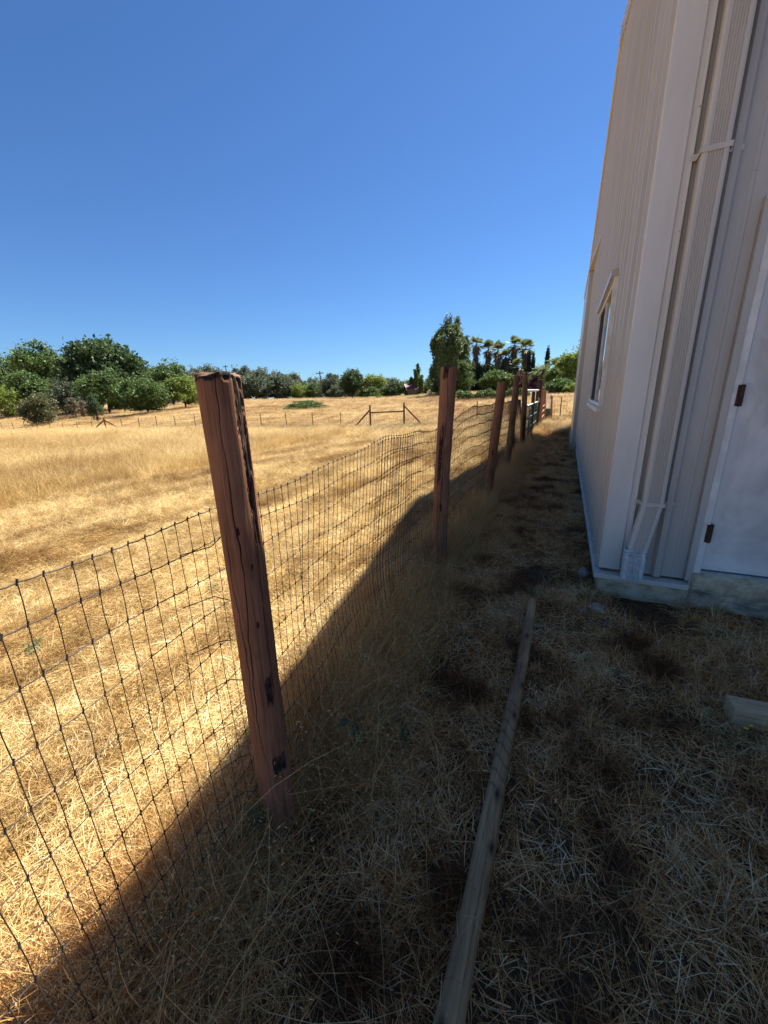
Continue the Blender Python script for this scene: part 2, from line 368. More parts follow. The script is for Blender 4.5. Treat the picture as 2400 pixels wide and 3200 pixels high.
# tall dry grass along the fence
C6 = patch_set('fence_grass', M_TUFT, [[dict(n=70, rad=.12, L=(.16, .46), wd=(.0016, .003), e0=(1.2, .25), curl=(.55, .5), heads=.12),
                                       dict(n=60, rad=.14, L=(.06, .25), wd=(.0016, .003), e0=(.6, .5), curl=(.5, .6))] for _ in range(6)])
n = 1300; yy = gg.uniform(-.6, 16.5, n)
xx = -.98+gg.normal(0, .12, n)+.10*(yy < 2)
P6 = np.stack([xx, yy, 1+yy*.02], 1)
lay('fence_line_tall_grass', C6, P6, lambda x, y: (np.hypot(x+.72, y-.66) > .16) & (np.hypot(x+.92, y-3.02) > .24) & (np.hypot(x+.93, y-5.6) > .28) & (np.hypot(x+.97, y-8.0) > .3), 6, zs=lambda r: np.where(r < 1.5, .55, np.where(r < 5, .9, .75)))
C7 = patch_set('long_stem', M_TUFT, [[dict(n=26, rad=.10, L=(.3, .62), wd=(.0018, .003), e0=(.7, .35), curl=(.5, .5), heads=.15, segs=5)] for _ in range(4)])
P7 = np.stack([gg.uniform(-.9, -.6, 26), gg.uniform(.1, 1.1, 26), np.full(26, 1.)], 1)
lay('long_fallen_stems', C7, P7, lambda x, y: x < 9, 4)
P8 = np.stack([gg.uniform(-1.3, 1.2, 260), gg.uniform(15.6, 19.5, 260), gg.uniform(1, 1.6, 260)], 1)
lay('weeds_by_gate', C3, P8, lambda x, y: (x > -.85) | (y > 16), 4, zs=lambda r: 1.1, base=1.1)

# ------------------------------------------------------------------ weathered posts
def wood_mat(name, base, dark, grain=(.7, 1.15), red=0):
    a = NT(name); oc = a.coord('Object', (1, 1, .035)); g = a.noise(oc, 110, 6, .7, .3); b_ = a.noise(a.coord('Object'), 7, 4)
    c = a.mix(1., base, a.ramp(g, [(.32, grain[0]*.75), (.5, 1.), (.68, grain[1]*1.12)]), 'MULTIPLY')
    c = a.mix(1., c, a.ramp(b_, [(.3, (.78, .74, .72)), (.7, (1.08, 1.06, 1.04))]), 'MULTIPLY')
    c = a.mix(a.attr('dark'), c, dark)
    sp = a.ramp(a.noise(a.coord('Object', (1, 1, .5)), 26, 2), [(.74, 0.), (.79, 1.)]); c = a.mix(sp, c, dark)
    return a.pbr(c, .85, a.bump(g, .8, .004), spec=.15)
M_RED = wood_mat('red_stained_post', (.26, .125, .072), (.022, .017, .014))
M_BRN = wood_mat('brown_weathered_post', (.18, .11, .062), (.030, .024, .018))
M_GRY = wood_mat('grey_weathered_pole', (.20, .165, .125), (.03, .024, .02))
M_DK = wood_mat('dark_weathered_post', (.085, .060, .045), (.02, .017, .015))
def lattice(T, TH, fz, fa, seed):
    """smooth periodic value noise over post height and angle, -1..1"""
    g = np.random.default_rng(seed); G = g.uniform(-1, 1, (fz+2, fa)); z = np.clip(T, 0, 1)*fz; a_ = (TH/(2*math.pi) % 1)*fa
    i = np.minimum(z.astype(int), fz); j = a_.astype(int) % fa; u = z-i; v = a_-np.floor(a_); u = u*u*(3-2*u); v = v*v*(3-2*v); j2 = (j+1) % fa
    return (G[i, j]*(1-v)+G[i, j2]*v)*(1-u)+(G[i+1, j]*(1-v)+G[i+1, j2]*v)*u
def post_mesh(name, base, top, r, mat, parent, seed, chip=None, cracks=6, nz=150, na=72, sink=.25):
    g = np.random.default_rng(seed); base = np.array(base, float); top = np.array(top, float)
    base = base+(base-top)/np.linalg.norm(base-top)*sink
    H = np.linalg.norm(top-base); t = np.linspace(0, 1, nz); th = np.arange(na)*2*math.pi/na
    T, TH = np.meshgrid(t, th, indexing='ij'); rr = np.full_like(T, r)*(1.03-.05*T)
    rr *= 1+.02*np.sin(TH*2+seed)+.012*np.sin(TH*3+T*4+seed)+.014*lattice(T, TH, 5, 22, seed+1)+.009*lattice(T, TH, 14, 50, seed+2)
    dark = np.zeros_like(T)
    for _ in range(cracks):
        a0 = g.uniform(0, 2*math.pi); t0 = g.uniform(0, .5); t1 = t0+g.uniform(.3, .9); ph = g.uniform(0, 6)
        c = a0+.22*lattice(T, TH*0, 7, 3, int(ph*1e4))+.05*lattice(T, TH*0, 45, 3, int(ph*1e4)+1); wd = (g.uniform(.018, .05))*.065/r*(1 if r > .05 else .7)*np.sqrt(np.clip((T-t0)*(t1-T)*4/(t1-t0)**2, 0, 1))*(.75+.35*lattice(T, TH*0, 30, 3, int(ph*1e4)+2))
        d = np.abs((TH-c+math.pi) % (2*math.pi)-math.pi); k = np.clip(1-d/np.maximum(wd, 1e-4), 0, 1); k[wd < .006] = 0
        rr -= k*.14*r; dark = np.maximum(dark, np.clip(k*2, 0, 1))
    if chip:
        for (ac, aw, tc, tw, dep) in chip:
            d = np.abs((TH-ac+math.pi) % (2*math.pi)-math.pi)/aw; e = np.abs(T-tc)/tw
            nzz = .45+.6*lattice(T, TH, 18, 26, seed+7)+.4*lattice(T, TH, 50, 70, seed+8)+.3*lattice(T, TH, 25, 110, seed+9)+.2*lattice(T, TH, 220, 120, seed+10)
            k = np.clip((1.1-np.maximum(d, e)+nzz*.6)*3.5, 0, 1); rr -= k*dep*r*(1+.45*(nzz-.45)); dark = np.maximum(dark, k*(.92+.25*lattice(T, TH, 110, 30, seed+11)))
    ctr = base[None]+(top-base)[None]*t[:, None]; ctr[:, 0] += .006*np.sin(t*5+seed); ctr[:, 1] += .006*np.cos(t*4+seed)
    V = np.stack([ctr[:, None, 0]+rr*np.cos(TH), ctr[:, None, 1]+rr*np.sin(TH), np.broadcast_to(ctr[:, None, 2], rr.shape)], -1)
    V[-1, :, 2] += .006*np.sin(th*3+seed)
    c2 = V[-1].mean(0); inner = c2[None]+(V[-1]-c2)*.55; inner[:, 2] += .004
    V = np.concatenate([V.reshape(-1, 3), inner, c2[None]+np.array([[0, 0, .005]])])
    i = (np.arange(nz-1)[:, None]*na+np.arange(na)[None]); j = np.arange(nz-1)[:, None]*na+(np.arange(na)[None]+1) % na
    Fq = np.stack([i, j, j+na, i+na], -1).reshape(-1, 4); o0 = (nz-1)*na; o1 = nz*na; k = np.arange(na); k2 = (k+1) % na
    F2 = np.stack([o0+k, o0+k2, o1+k2, o1+k], -1); F3 = np.stack([o1+k, o1+k2, np.full(na, o1+na), np.full(na, o1+na)], -1)[:, [0, 1, 2, 2]]
    Fq = np.concatenate([Fq, F2]); dk = np.concatenate([dark.ravel(), np.full(na, .45), [.6]])
    # centre fan as triangles turned to quads by pairing
    F3 = np.stack([o1+k[::2], o1+(k[::2]+1) % na, o1+(k[::2]+2) % na, np.full(len(k[::2]), o1+na)], -1)
    return mesh_np(name, V, np.concatenate([Fq, F3]), mat, parent, {'dark': dk}, smooth=False)

# ------------------------------------------------------------------ near wire fence
a = NT('fence_wire'); M_WIRE = a.pbr(a.ramp(a.noise(a.coord('Object'), 30, 3), [(.4, (.022, .018, .016)), (.65, (.065, .050, .042))]), .6, metal=.3)
fence = tag(empty('wire_fence', (-.95, 0, 0)), 'knotted wire stock fence on leaning round wooden posts beside the shaded path', 'fence')
def fc(o): o.location = (.95, 0, 0); return o    # parts are modelled in world coordinates
PB = [(-.81, .78, 0), (-.95, 3.24, 0), (-.95, 5.83, 0), (-.99, 8.27, 0), (-1.01, 11.45, 0)]
PT = [(-.83, .78, 1.615), (-.89, 3.24, 1.76), (-.84, 5.83, 1.69), (-.91, 8.27, 1.84), (-1.04, 11.45, 2.05)]
PR = [.057, .066, .064, .064, .072]
lab = ['thick reddish post with chipped dark strip down its top', 'slim straight reddish post, second from camera', 'reddish post leaning towards the building',
       'brown post leaning towards the building', 'tall brown post at the gate']
fc(post_mesh('post', PB[0], PT[0], PR[0], M_RED, fence, 3, cracks=12, nz=420, na=300,
   chip=[(.22, .30, .95, .10, .13), (.10, .13, .82, .05, .06), (-.42, .16, .487, .022, .06), (-.25, .34, .332, .014, .06), (-.35, .25, .16, .014, .05), (-.7, .9, .998, .004, .05), (-.55, .06, .62, .004, .1), (-.45, .06, .72, .004, .1), (-.9, .05, .78, .004, .1)])).update_tag()
chips = [None, [(-1.75, .22, .62, .09, .05), (-1.3, .10, .42, .012, .05), (-1.7, .3, .985, .02, .05)], [(-1.5, .1, .5, .015, .05)], [(-1.5, .12, .6, .03, .05)], [(-.9, .5, .25, .25, .04)]]
for q in range(1, 5):
    fc(post_mesh('post', PB[q], PT[q], PR[q], [0, M_RED, M_RED, M_BRN, M_BRN][q], fence, 20+q, cracks=8, nz=200, na=160, chip=chips[q]))
kids = [c for c in fence.children]
for c, l_ in zip(kids, lab): c['label'] = l_
_yk = np.array([-2, .15, .78, 1.4, 2.1, 3.24, 3.9, 4.5, 5.83, 8.27, 11.45])
_xk = np.array([-.84, -.857, -.903, -.922, -.97, -1.03, -1.04, -1.03, -1.03, -1.07, -1.09])
_tk = np.array([0, 0, -.01, .0, .02, .06, .07, .08, .11, .08, -.02])
_hk = np.array([1.24, 1.238, 1.244, 1.272, 1.31, 1.27, 1.31, 1.40, 1.40, 1.38, 1.36])
ZR = np.array([.0, .09, .20, .325, .46, .582, .70, .82, .94, 1.06, 1.16, 1.25])/1.25
def wire_pt(y, k, off=0., pull=0.):
    """y along the fence, k = 0..1 up the mesh"""
    top = np.interp(y, _yk, _hk); z = k*top
    x = np.interp(y, _yk, _xk)+np.interp(y, _yk, _tk)*z/1.7
    mid = np.sin(np.clip((y-.78)/(3.24-.78), 0, 1)*math.pi)
    x = x+.03*np.sin(y*2.1+k*4)*np.sin(k*3.1)*np.where(y > 1.2, 1, .2)-.05*mid*np.sin(k*math.pi)+off
    z = z+.008*np.sin(y*3.1+k*7)*(k > .01)+.006*np.sin(y*9.7+k*19)+np.where((y > 1.9) & (y < 5.6), .014*np.sin(y*3.9+k*5.), 0)*np.sin(k*math.pi)
    yy = y+np.where(y > 1., .010, .004)*np.sin(k*6+y*3.3)+.0012*np.sin(k*31+y*50)
    return np.stack([x, yy, z], -1)
def wire_panel(y0, y1, parent, off=0., r=.0016, step=.0425, rows=ZR, rh=None):
    ys = np.arange(y0, y1, step); ys = ys+rng.uniform(-.004, .004, len(ys)); lines = []
    kk = np.concatenate([[rows[0]], np.repeat(rows[1:], 2)]); 
    kk = np.interp(np.linspace(0, 1, 2*len(rows)-1), np.linspace(0, 1, len(rows)), rows)
    for y in ys:
        P = wire_pt(np.full(len(kk), y), kk, off); P[1::2, 1] += rng.normal(0, .0010, len(kk)//2); lines.append(P)
    V1, F1 = tubes_np(lines, r); hl = []
    for k in rows[1:]:
        yy = np.arange(y0, y1+.001, step/2); P = wire_pt(yy, np.full(len(yy), k), off); P[1::2, 2] -= .0022*rng.uniform(.3, 1.3, len(P[1::2])); hl.append(P)
    V2, F2 = tubes_np(hl, rh or r); kn = []
    for y in ys:
        for k in rows[1:]:
            p = wire_pt(np.array([y]), np.array([k]), off)[0]; kn.append(np.array([p+[0, -.0015, -.006], p+[0, 0, 0], p+[0, .0015, .006]]))
    V3, F3 = tubes_np(kn, r*1.7+.0002, 5)
    V = np.concatenate([V1, V2, V3]); Fq = np.concatenate([F1, F2+len(V1), F3+len(V1)+len(V2)])
    return fc(mesh_np('wire_mesh', V, Fq, M_WIRE, parent))
wire_panel(-1.7, .80, fence, r=.0011, rh=.0014); wire_panel(.80, 3.26, fence, r=.0013, rh=.0015); wire_panel(3.26, 5.86, fence, r=.0024, rh=.0013); wire_panel(5.86, 8.3, fence, r=.0018, rh=.0013); wire_panel(8.3, 11.4, fence, r=.0018, rh=.0013)
o = wire_panel(1.98, 2.62, fence, off=.012, step=.05, rows=ZR-.012); o['label'] = 'overlapping second layer of wire where two rolls are joined'
ends = []
for q in range(26):
    y = 2.62+rnd.uniform(-.02, .03); k = ZR[1+q % 11]; p = wire_pt(np.array([y]), np.array([k]))[0]
    L = rnd.uniform(.05, .13); ends.append(np.array([p, p+[.02, L*.5, rnd.uniform(-.01, .02)], p+[.03+rnd.uniform(0, .03), L, rnd.uniform(-.02, .04)]]))
for q in range(7):
    p = np.array([-.89, .72+rnd.uniform(-.02, .02), .25+q*.15]); ends.append(np.array([p+[-.03, -.08, 0], p, p+[.02, .03, rnd.uniform(-.03, .03)]]))
for P_ in ends:
    Vw, Fw = tubes_np([P_], .0016); fc(mesh_np('loose_wire_end', Vw, Fw, M_WIRE, fence))
# staples and diagonal brace wire at the third post
b = MB(); b.tube([(-.9, 5.9, 1.0), (-.97, 7.2, .6), (-1.0, 8.2, .15)], .003, 5); b.tube([(-.93, 8.25, 1.25), (-1.02, 9.6, .6), (-1.02, 11.3, .1)], .003, 5)
fc(b.build('brace_wire', M_WIRE, fence))

# ------------------------------------------------------------------ field gate and the posts after it
a = NT('green_painted_steel'); M_GREEN = a.pbr((.022, .050, .040), .45, metal=.1)
a = NT('galvanised_pipe'); M_GALV = a.pbr(a.ramp(a.noise(a.coord('Object'), 20, 3), [(.4, (.42, .45, .46)), (.6, (.55, .58, .58))]), .4, metal=.6)
gt = tag(empty('field_gate', (-1.02, 11.6, 0)), 'dark green tube gate with wire mesh between tall brown posts', 'gate')
def loc(o, e): o.location = (-e.location[0], -e.location[1], -e.location[2]); return o
b = MB(); y0, y1 = 11.62, 16.9
for z in (.12, .45, .78): b.tube([(-1.02, y0, z), (-1.02, y1, z)], .018, 8)
b.tube([(-1.02, y0, .1), (-1.02, y0, 1.14)], .022, 8); b.tube([(-1.02, y1, .1), (-1.02, y1, 1.14)], .022, 8)
for q in (1, 2): b.tube([(-1.02, y0+(y1-y0)*q/3, .1), (-1.02, y0+(y1-y0)*q/3, 1.14)], .018, 8)
loc(b.build('gate_frame', M_GREEN, gt, smooth=True), gt)
b = MB(); b.tube([(-1.02, y0, 1.15), (-1.02, y1, 1.17)], .026, 10); loc(b.build('top_rail', M_GALV, gt, smooth=True), gt)
ls = [np.array([[-1.02, y, .12], [-1.02, y, 1.14]]) for y in np.arange(y0, y1, .1)]+[np.array([[-1.02, y0, z], [-1.02, y1, z]]) for z in np.arange(.12, 1.14, .1)]
Vw, Fw = tubes_np(ls, .003); loc(mesh_np('mesh_infill', Vw, Fw, M_GREEN, gt), gt)
b = MB(); b.tube([(-.99, 16.7, 1.32), (-.95, 16.75, 1.25), (-.99, 16.82, 1.12), (-.96, 16.9, 1.2)], .012, 6); loc(b.build('latch_chain', M_GALV, gt), gt)
def lone_post(base, top, r, mat, label, seed):
    e = tag(empty('fence_post', base), label, 'post', 'wooden posts past the gate')
    o = post_mesh('post_shaft', base, top, r, mat, e, seed, cracks=5, nz=60, na=24); loc(o, e); return e
p6 = lone_post((-1.02, 17.1, 0), (-1.01, 17.1, 2.0), .105, M_DK, 'thick dark wooden post hanging the far end of the green gate', 41)
b = MB(); b.tube([(-1.03, 11.45, 1.585), (-1.02, 17.05, 1.6)], .035, 10)
tag(b.build('pipe_rail', M_GALV), 'pale metal pipe rail set high between the two tall gate posts', 'rail')
lone_post((-1.03, 14.6, 0), (-1.03, 14.6, 1.55), .06, M_DK, 'thin dark post standing midway behind the green gate', 42)
lone_post((-.97, 18.8, 0), (-.98, 18.8, 1.72), .07, M_RED, 'sunlit reddish post just past the thick dark gate post', 43)
lone_post((-1.05, 23.4, -.05), (-1.06, 23.4, 1.58), .08, M_RED, 'reddish post beside the small green panel at the far corner', 44)
lone_post((-.69, 24.6, -.1), (-.76, 24.6, 1.30), .07, M_RED, 'short reddish corner post right of the small green panel', 45)
for z, l_ in ((.35, 'lowest'), (.62, 'middle'), (.86, 'highest')):
    b = MB(); b.tube([(-.98, 18.85, z), (-1.04, 23.3, z-.02)], .035, 8)
    tag(b.build('cross_rail', M_RED), l_+' of three reddish rails between the two far path-side posts', 'rail', 'rails between the far posts')
e = tag(empty('small_gate', (-.9, 24.2, -.1)), 'small green panel gate with white frame top at the far fence corner', 'gate')
b = MB(); b.box((-1.02, 24.18, .0), (-.76, 24.22, .62)); loc(b.build('green_panel', M_GREEN, e), e)
a = NT('white_gate_paint'); M_WHITE = a.pbr(a.ramp(a.noise(a.coord('Object'), 9, 4), [(.35, (.66, .63, .56)), (.6, (.82, .79, .72))]), .5)
b = MB(); b.box((-1.02, 24.17, .62), (-.76, 24.23, .68)); b.box((-1.02, 24.17, .68), (-.97, 24.23, 1.1)); b.box((-.82, 24.17, .68), (-.77, 24.23, 1.1))
b.box((-1.02, 24.16, 1.0), (-.76, 24.22, 1.06)); b.prism([(-1.0, 1.1), (-.79, 1.1), (-.895, 1.42)], 24.17, 24.23); loc(b.build('white_frame', M_WHITE, e), e)
b = MB(); b.tube([(-.86, 12.5, .35), (-.78, 12.4, .18), (-.70, 12.2, -.05)], .022, 6)
tag(b.build('leaning_stake', M_DK), 'short dark stake leaning in the grass beneath the gate', 'stake')

# ------------------------------------------------------------------ far fence
a = NT('rusty_steel'); M_RUST = a.pbr(a.ramp(a.noise(a.coord('Object'), 25, 4), [(.4, (.045, .022, .016)), (.65, (.10, .045, .03))]), .8, metal=.2)
YF = 25.
ff = tag(empty('far_fence', (-30, YF, -.7)), 'long low fence of rusty steel posts and thin wires crossing the field', 'fence')
def ffo(o): o.location = (30, -YF, .7); return o
xs = [-66.1, -63.47, -60.8, -58.12, -55.43, -52.85, -50.23, -47.61, -44.95, -40.0, -37.37, -34.82, -32.29, -29.77, -27.2, -24.75, -22.27, -19.72, -17.26, -14.84, -4.98, -2.6, -.23, 2.3]
for x in xs:
    z0 = float(terr(x, YF)); h = 1.22+rnd.uniform(-.05, .08); dx = rnd.uniform(-.05, .05)
    b = MB()
    def tp(s): return [(x-.035*s, YF-.004), (x+.035*s, YF-.004), (x+.035*s, YF+.008), (x+.008*s, YF+.008), (x+.008*s, YF+.04), (x-.008*s, YF+.04), (x-.008*s, YF+.008), (x-.035*s, YF+.008)]
    b.prism(tp(.72), z0-.2, z0+h, 'z'); b.v = [(v[0]+dx*(v[2]-z0), v[1], v[2]) for v in b.v]
    ffo(b.build('steel_post', M_RUST, ff))
def wood(nm, A, B, r, lb=None, mat=M_RED, par=ff):
    b = MB(); A = Vector(A); B = Vector(B); b.tube([A, A.lerp(B, .5)+Vector((0, 0, r*.1)), B], [r*1.05, r, r*.95], 10)
    o = b.build(nm, mat, par, smooth=False); ffo(o)
    if lb: o['label'] = lb
    return o
M_BR = wood_mat('brace_timber', (.17, .075, .05), (.04, .025, .02))
zt = lambda x: float(terr(x, YF))
for X0, h in ((-12.41, 1.66), (-9.86, 1.62)): wood('brace_post', (X0, YF, zt(X0)-.2), (X0, YF, zt(X0)+h), .062, 'dark reddish round post of the field brace', M_BR)
wood('brace_rail', (-12.35, YF, zt(-12.4)+1.14), (-9.9, YF, zt(-9.9)+1.08), .05, mat=M_BR)
wood('diagonal_brace', (-13.85, YF-.1, zt(-13.8)-.05), (-12.45, YF, zt(-12.4)+1.3), .055, mat=M_BR)
wood('diagonal_brace', (-8.38, YF-.1, zt(-8.4)-.05), (-9.8, YF, zt(-9.8)+1.38), .055, mat=M_BR)
wood('brace_post', (-42.55, YF, zt(-42.5)-.2), (-42.65, YF, zt(-42.5)+1.5), .075, mat=M_BR)
wood('diagonal_brace', (-45.1, YF-.4, zt(-45)-.05), (-42.75, YF, zt(-42.5)+1.25), .07, mat=M_BR)
wood('diagonal_brace', (-41.1, YF+.9, zt(-41)-.05), (-42.5, YF, zt(-42.5)+1.25), .07, mat=M_BR)
ls = []
fx = np.arange(-66, 3, .6)
for k, hh in enumerate((.12, .3, .48, .66, .84, 1.05)):
    ls.append(np.stack([fx, np.full_like(fx, YF-.01), terr(fx, fx*0+YF)+hh+.01*np.sin(fx*2+k)], 1))
for x in np.arange(-30, 3, .16): ls.append(np.array([[x, YF-.01, zt(x)], [x+.01, YF-.01, zt(x)+1.05]]))
Vw, Fw = tubes_np(ls, .0028); ffo(mesh_np('wires', Vw, Fw, M_RUST, ff))

# ------------------------------------------------------------------ metal building
Xw = .372; YC = 3.25; YE = 17.3; ZE = 4.9; ZP = 7.85; YM = 10.4; Z0 = .2
def rake(y): return ZE+(ZP-ZE)*(1-abs(y-YM)/((YE-YC)/2)) if True else 0
def siding(name, c, dirt=True, rough=.34):
    a = NT(name); v = a.coord('World', (1, 1, .18)); n1 = a.noise(v, 5, 4, .6); n2 = a.noise(a.coord('World'), 90, 3)
    cc = a.mix(1., c, a.ramp(n1, [(.3, (.86, .85, .83)), (.7, (1.05, 1.05, 1.05))]), 'MULTIPLY')
    sp = a.ramp(n2, [(.76, 0.), (.82, .35)]); cc = a.mix(sp, cc, tuple(q*.55 for q in c))
    if dirt:
        sx = a.n('SeparateXYZ'); a.l(a.n('NewGeometry').outputs['Position'], sx.inputs[0])
        k = a.math('MULTIPLY', a.math('SUBTRACT', .62, sx.outputs[2], ), 1.4, True)
        k = a.math('MULTIPLY', k, n1); cc = a.mix(k, cc, (.38, .31, .23))
    return a.pbr(cc, rough, a.bump(n1, .15, .01), spec=.5)
M_SID = siding('taupe_metal_siding', (.53, .495, .435)); M_TRIM = siding('pale_metal_trim', (.74, .705, .635))
M_DS = siding('downspout_paint', (.60, .56, .485), False); M_RAKE = siding('cream_rake_trim', (.52, .47, .39), False)
bl = tag(empty('metal_building', (Xw, YC, 0)), 'tall taupe ribbed metal building with white door and corner downspout', 'building')
def bb(o): o.location = (-Xw, -YC, 0); return o
def profile(a0, a1, phase=0.):
    pts = []; P = .3048
    base = [(0, 0), (.020, .038), (.054, .038), (.074, 0), (.128, 0), (.134, .004), (.150, .004), (.156, 0), (.222, 0), (.228, .004), (.244, .004), (.250, 0)]
    n = int((a1-a0)/P)+2
    for i in range(-1, n+1):
        for u, d in base: pts.append((phase+i*P+u, d))
    pts = [p for p in pts if a0 < p[0] < a1]; return [(a0, 0)]+pts+[(a1, 0)]
WY0, WY1, WZ0, WZ1 = 4.84, 6.86, 1.37, 2.60
V = []; Fq = []
prof = profile(YC+.005, YE, YC+.03)
for bd in (WY0, WY1): prof.append((bd, 0))
prof.sort()
for (ya, da), (yb, db) in zip(prof[:-1], prof[1:]):
    ins = ya >= WY0-1e-6 and yb <= WY1+1e-6
    for (za, zb) in ([(Z0, WZ0), (WZ1, None)] if ins else [(Z0, None)]):
        n = len(V); ta = rake(ya) if zb is None else zb; tb = rake(yb) if zb is None else zb
        V += [(Xw-da, ya, za), (Xw-db, yb, za), (Xw-db, yb, tb), (Xw-da, ya, ta)]; Fq.append((n, n+1, n+2, n+3))
o = bb(mesh_np('gable_wall', V, Fq, M_SID, bl))
# eave wall (door side): siding left of the door, above it and beyond
DX0, DX1, DZ0, DZ1 = .905, 2.02, .27, 2.5
V = []; Fq = []
prof = [(x, d) for x, d in profile(Xw+.1, 12.5, .697)]+[(DX0, 0), (DX1, 0)]; prof.sort()
for (xa, da), (xb, db) in zip(prof[:-1], prof[1:]):
    n = len(V); zb = DZ1 if (xa >= DX0-1e-6 and xb <= DX1+1e-6) else Z0
    V += [(xa, YC-da, zb), (xb, YC-db, zb), (xb, YC-db, ZE), (xa, YC-da, ZE)]; Fq.append((n, n+1, n+2, n+3))
bb(mesh_np('eave_wall', V, Fq, M_SID, bl))
b = MB(); b.box((Xw+.1, YE-.1, 0), (12.5, YE, ZE)); b.box((12.4, YC+.1, 0), (12.5, YE-.2, ZE)); bb(b.build('rear_wall', M_SID, bl))
# corner trim: broad flat flashing folded round the corner, with a stepped hem
b = MB()
b.prism([(Xw-.018, YC+.06), (Xw-.018, YC-.034), (.492, YC-.034), (.500, YC-.020), (.520, YC-.020), (.520, YC-.029), (.536, YC-.029), (.536, YC-.012), (.40, YC-.012), (.40, YC+.06)], Z0+.015, ZE-.02, 'z')
bb(b.build('corner_trim', M_TRIM, bl, bevel=.0025))
a = NT('screw_paint'); M_SCR = a.pbr((.5, .47, .43), .4)
for z in (.68, 1.24, 1.84, 2.45, 3.05): b = MB(); b.tube([(.527, YC-.028, z), (.527, YC-.036, z)], [.005, .004], 8); bb(b.build('screw', M_SCR, bl))
for x, z in ((.84, .9), (.84, 1.8), (.84, 2.7), (.84, 3.4)): b = MB(); b.tube([(x, YC-.001, z), (x, YC-.008, z)], [.006, .005], 8); bb(b.build('screw', M_SCR, bl))
for x in (.62, .83): b = MB(); b.tube([(x, YC-.001, .262), (x, YC-.008, .262)], [.006, .005], 8); bb(b.build('screw', M_SCR, bl))
# base trim (a z-shaped ledge) and foundation
b = MB()
b.box((Xw-.045, YC-.075, .175), (.928, YC-.002, .183)); b.box((Xw-.045, YC-.078, .145), (.928, YC-.0725, .183)); 
b.box((Xw-.045, YC-.0725, .175), (Xw-.003, 10.6, .1825)); b.box((Xw-.048, YC-.0725, .145), (Xw-.0425, 10.6, .183))
b.box((.930, YC-.06, .183), (.934, YC-.01, .22))
bb(b.build('base_trim', M_TRIM, bl))
a = NT('old_concrete'); v = a.coord('World'); n1 = a.noise(v, 9, 6, .7); n2 = a.noise(v, 60, 4, .7); n3 = a.noise(a.coord('World', (1, 1, 3)), 3, 5)
c = a.ramp(n1, [(.3, (.32, .225, .135)), (.5, (.60, .45, .285)), (.7, (.76, .61, .42))])
c = a.mix(a.ramp(n3, [(.52, 0.), (.66, .7)]), c, (.09, .085, .08)); c = a.mix(a.ramp(n2, [(.68, 0.), (.75, .7)]), c, (.05, .048, .045))
M_CON = a.pbr(c, .9, a.bump(n2, .7, .01), spec=.2)
def conc(x0, y0, x1, y1, z1, seed, name='foundation'):
    """rough-faced concrete strip: a grid box with a chipped lower face"""
    nxx = max(2, int((x1-x0)/.03)); nzz = 10; g = np.random.default_rng(seed)
    if nxx > 400: nxx = 400
    X = np.linspace(x0, x1, nxx); Z = np.linspace(-.25, z1, nzz); V = []
    for z in Z:
        for x in X:
            k = 0 if z > z1-.01 else 1
            V.append((x, y0-k*(.008*math.sin(x*31+z*40)+.006*math.sin(x*83-z*70)+.012*max(0, (z1*.45-z))*4), z))
    n = len(X); Fq = [(i*n+j, i*n+j+1, (i+1)*n+j+1, (i+1)*n+j) for i in range(nzz-1) for j in range(n-1)]
    m = len(V); V += [(x, y1, z1) for x in X]; Fq += [((nzz-1)*n+j, (nzz-1)*n+j+1, m+j+1, m+j) for j in range(n-1)]
    m2 = len(V); V += [(x0, y1, z) for z in Z]; Fq += [(i*n, (i+1)*n, m2+i+1, m2+i) for i in range(nzz-1)]
    return bb(mesh_np(name, V, Fq, M_CON, bl))
conc(Xw-.01, YC-.045, .944, YC+.3, .1745, 1); conc(.9445, YC-.055, 12.4, YC+.3, .268, 2)
b = MB(); b.box((Xw-.01, YC+.31, -.25), (Xw+.3, YE, .174)); bb(b.build('foundation', M_CON, bl))
# downspout, fluted rectangular tube on the eave wall
def flute(x0, x1, yf, yb, dz=0):
    W = x1-x0; p = [(x0, yb), (x0, yf+.012), (x0+.004, yf+.003), (x0+.012, yf)]
    n = 6; f0 = x0+.026; f1 = x1-.026; s = (f1-f0)/n
    for i in range(n): p += [(f0+i*s+.1*s, yf), (f0+i*s+.3*s, yf+.007), (f0+i*s+.7*s, yf+.007), (f0+i*s+.9*s, yf)]
    p += [(x1-.012, yf), (x1-.004, yf+.003), (x1, yf+.012), (x1, yb)]; return p
def loft(secs, mat, name, par, close_top=True):
    V = []; Fq = []; n = len(secs[0])
    for s in secs: V += s
    for i in range(len(secs)-1):
        for k in range(n): Fq.append((i*n+k, i*n+(k+1) % n, (i+1)*n+(k+1) % n, (i+1)*n+k))
    b = MB(); b.add(V, Fq)
    if close_top: b.f.append(tuple((len(secs)-1)*n+k for k in range(n)))
    return b.build(name, mat, par)
ds = bb(loft([[(x, y, z) for x, y in flute(.562, .688, YC-.105, YC-.032)] for z in (.775, 4.72)], M_DS, 'downspout', bl)); ds['label'] = 'fluted rectangular downspout running down beside the corner'
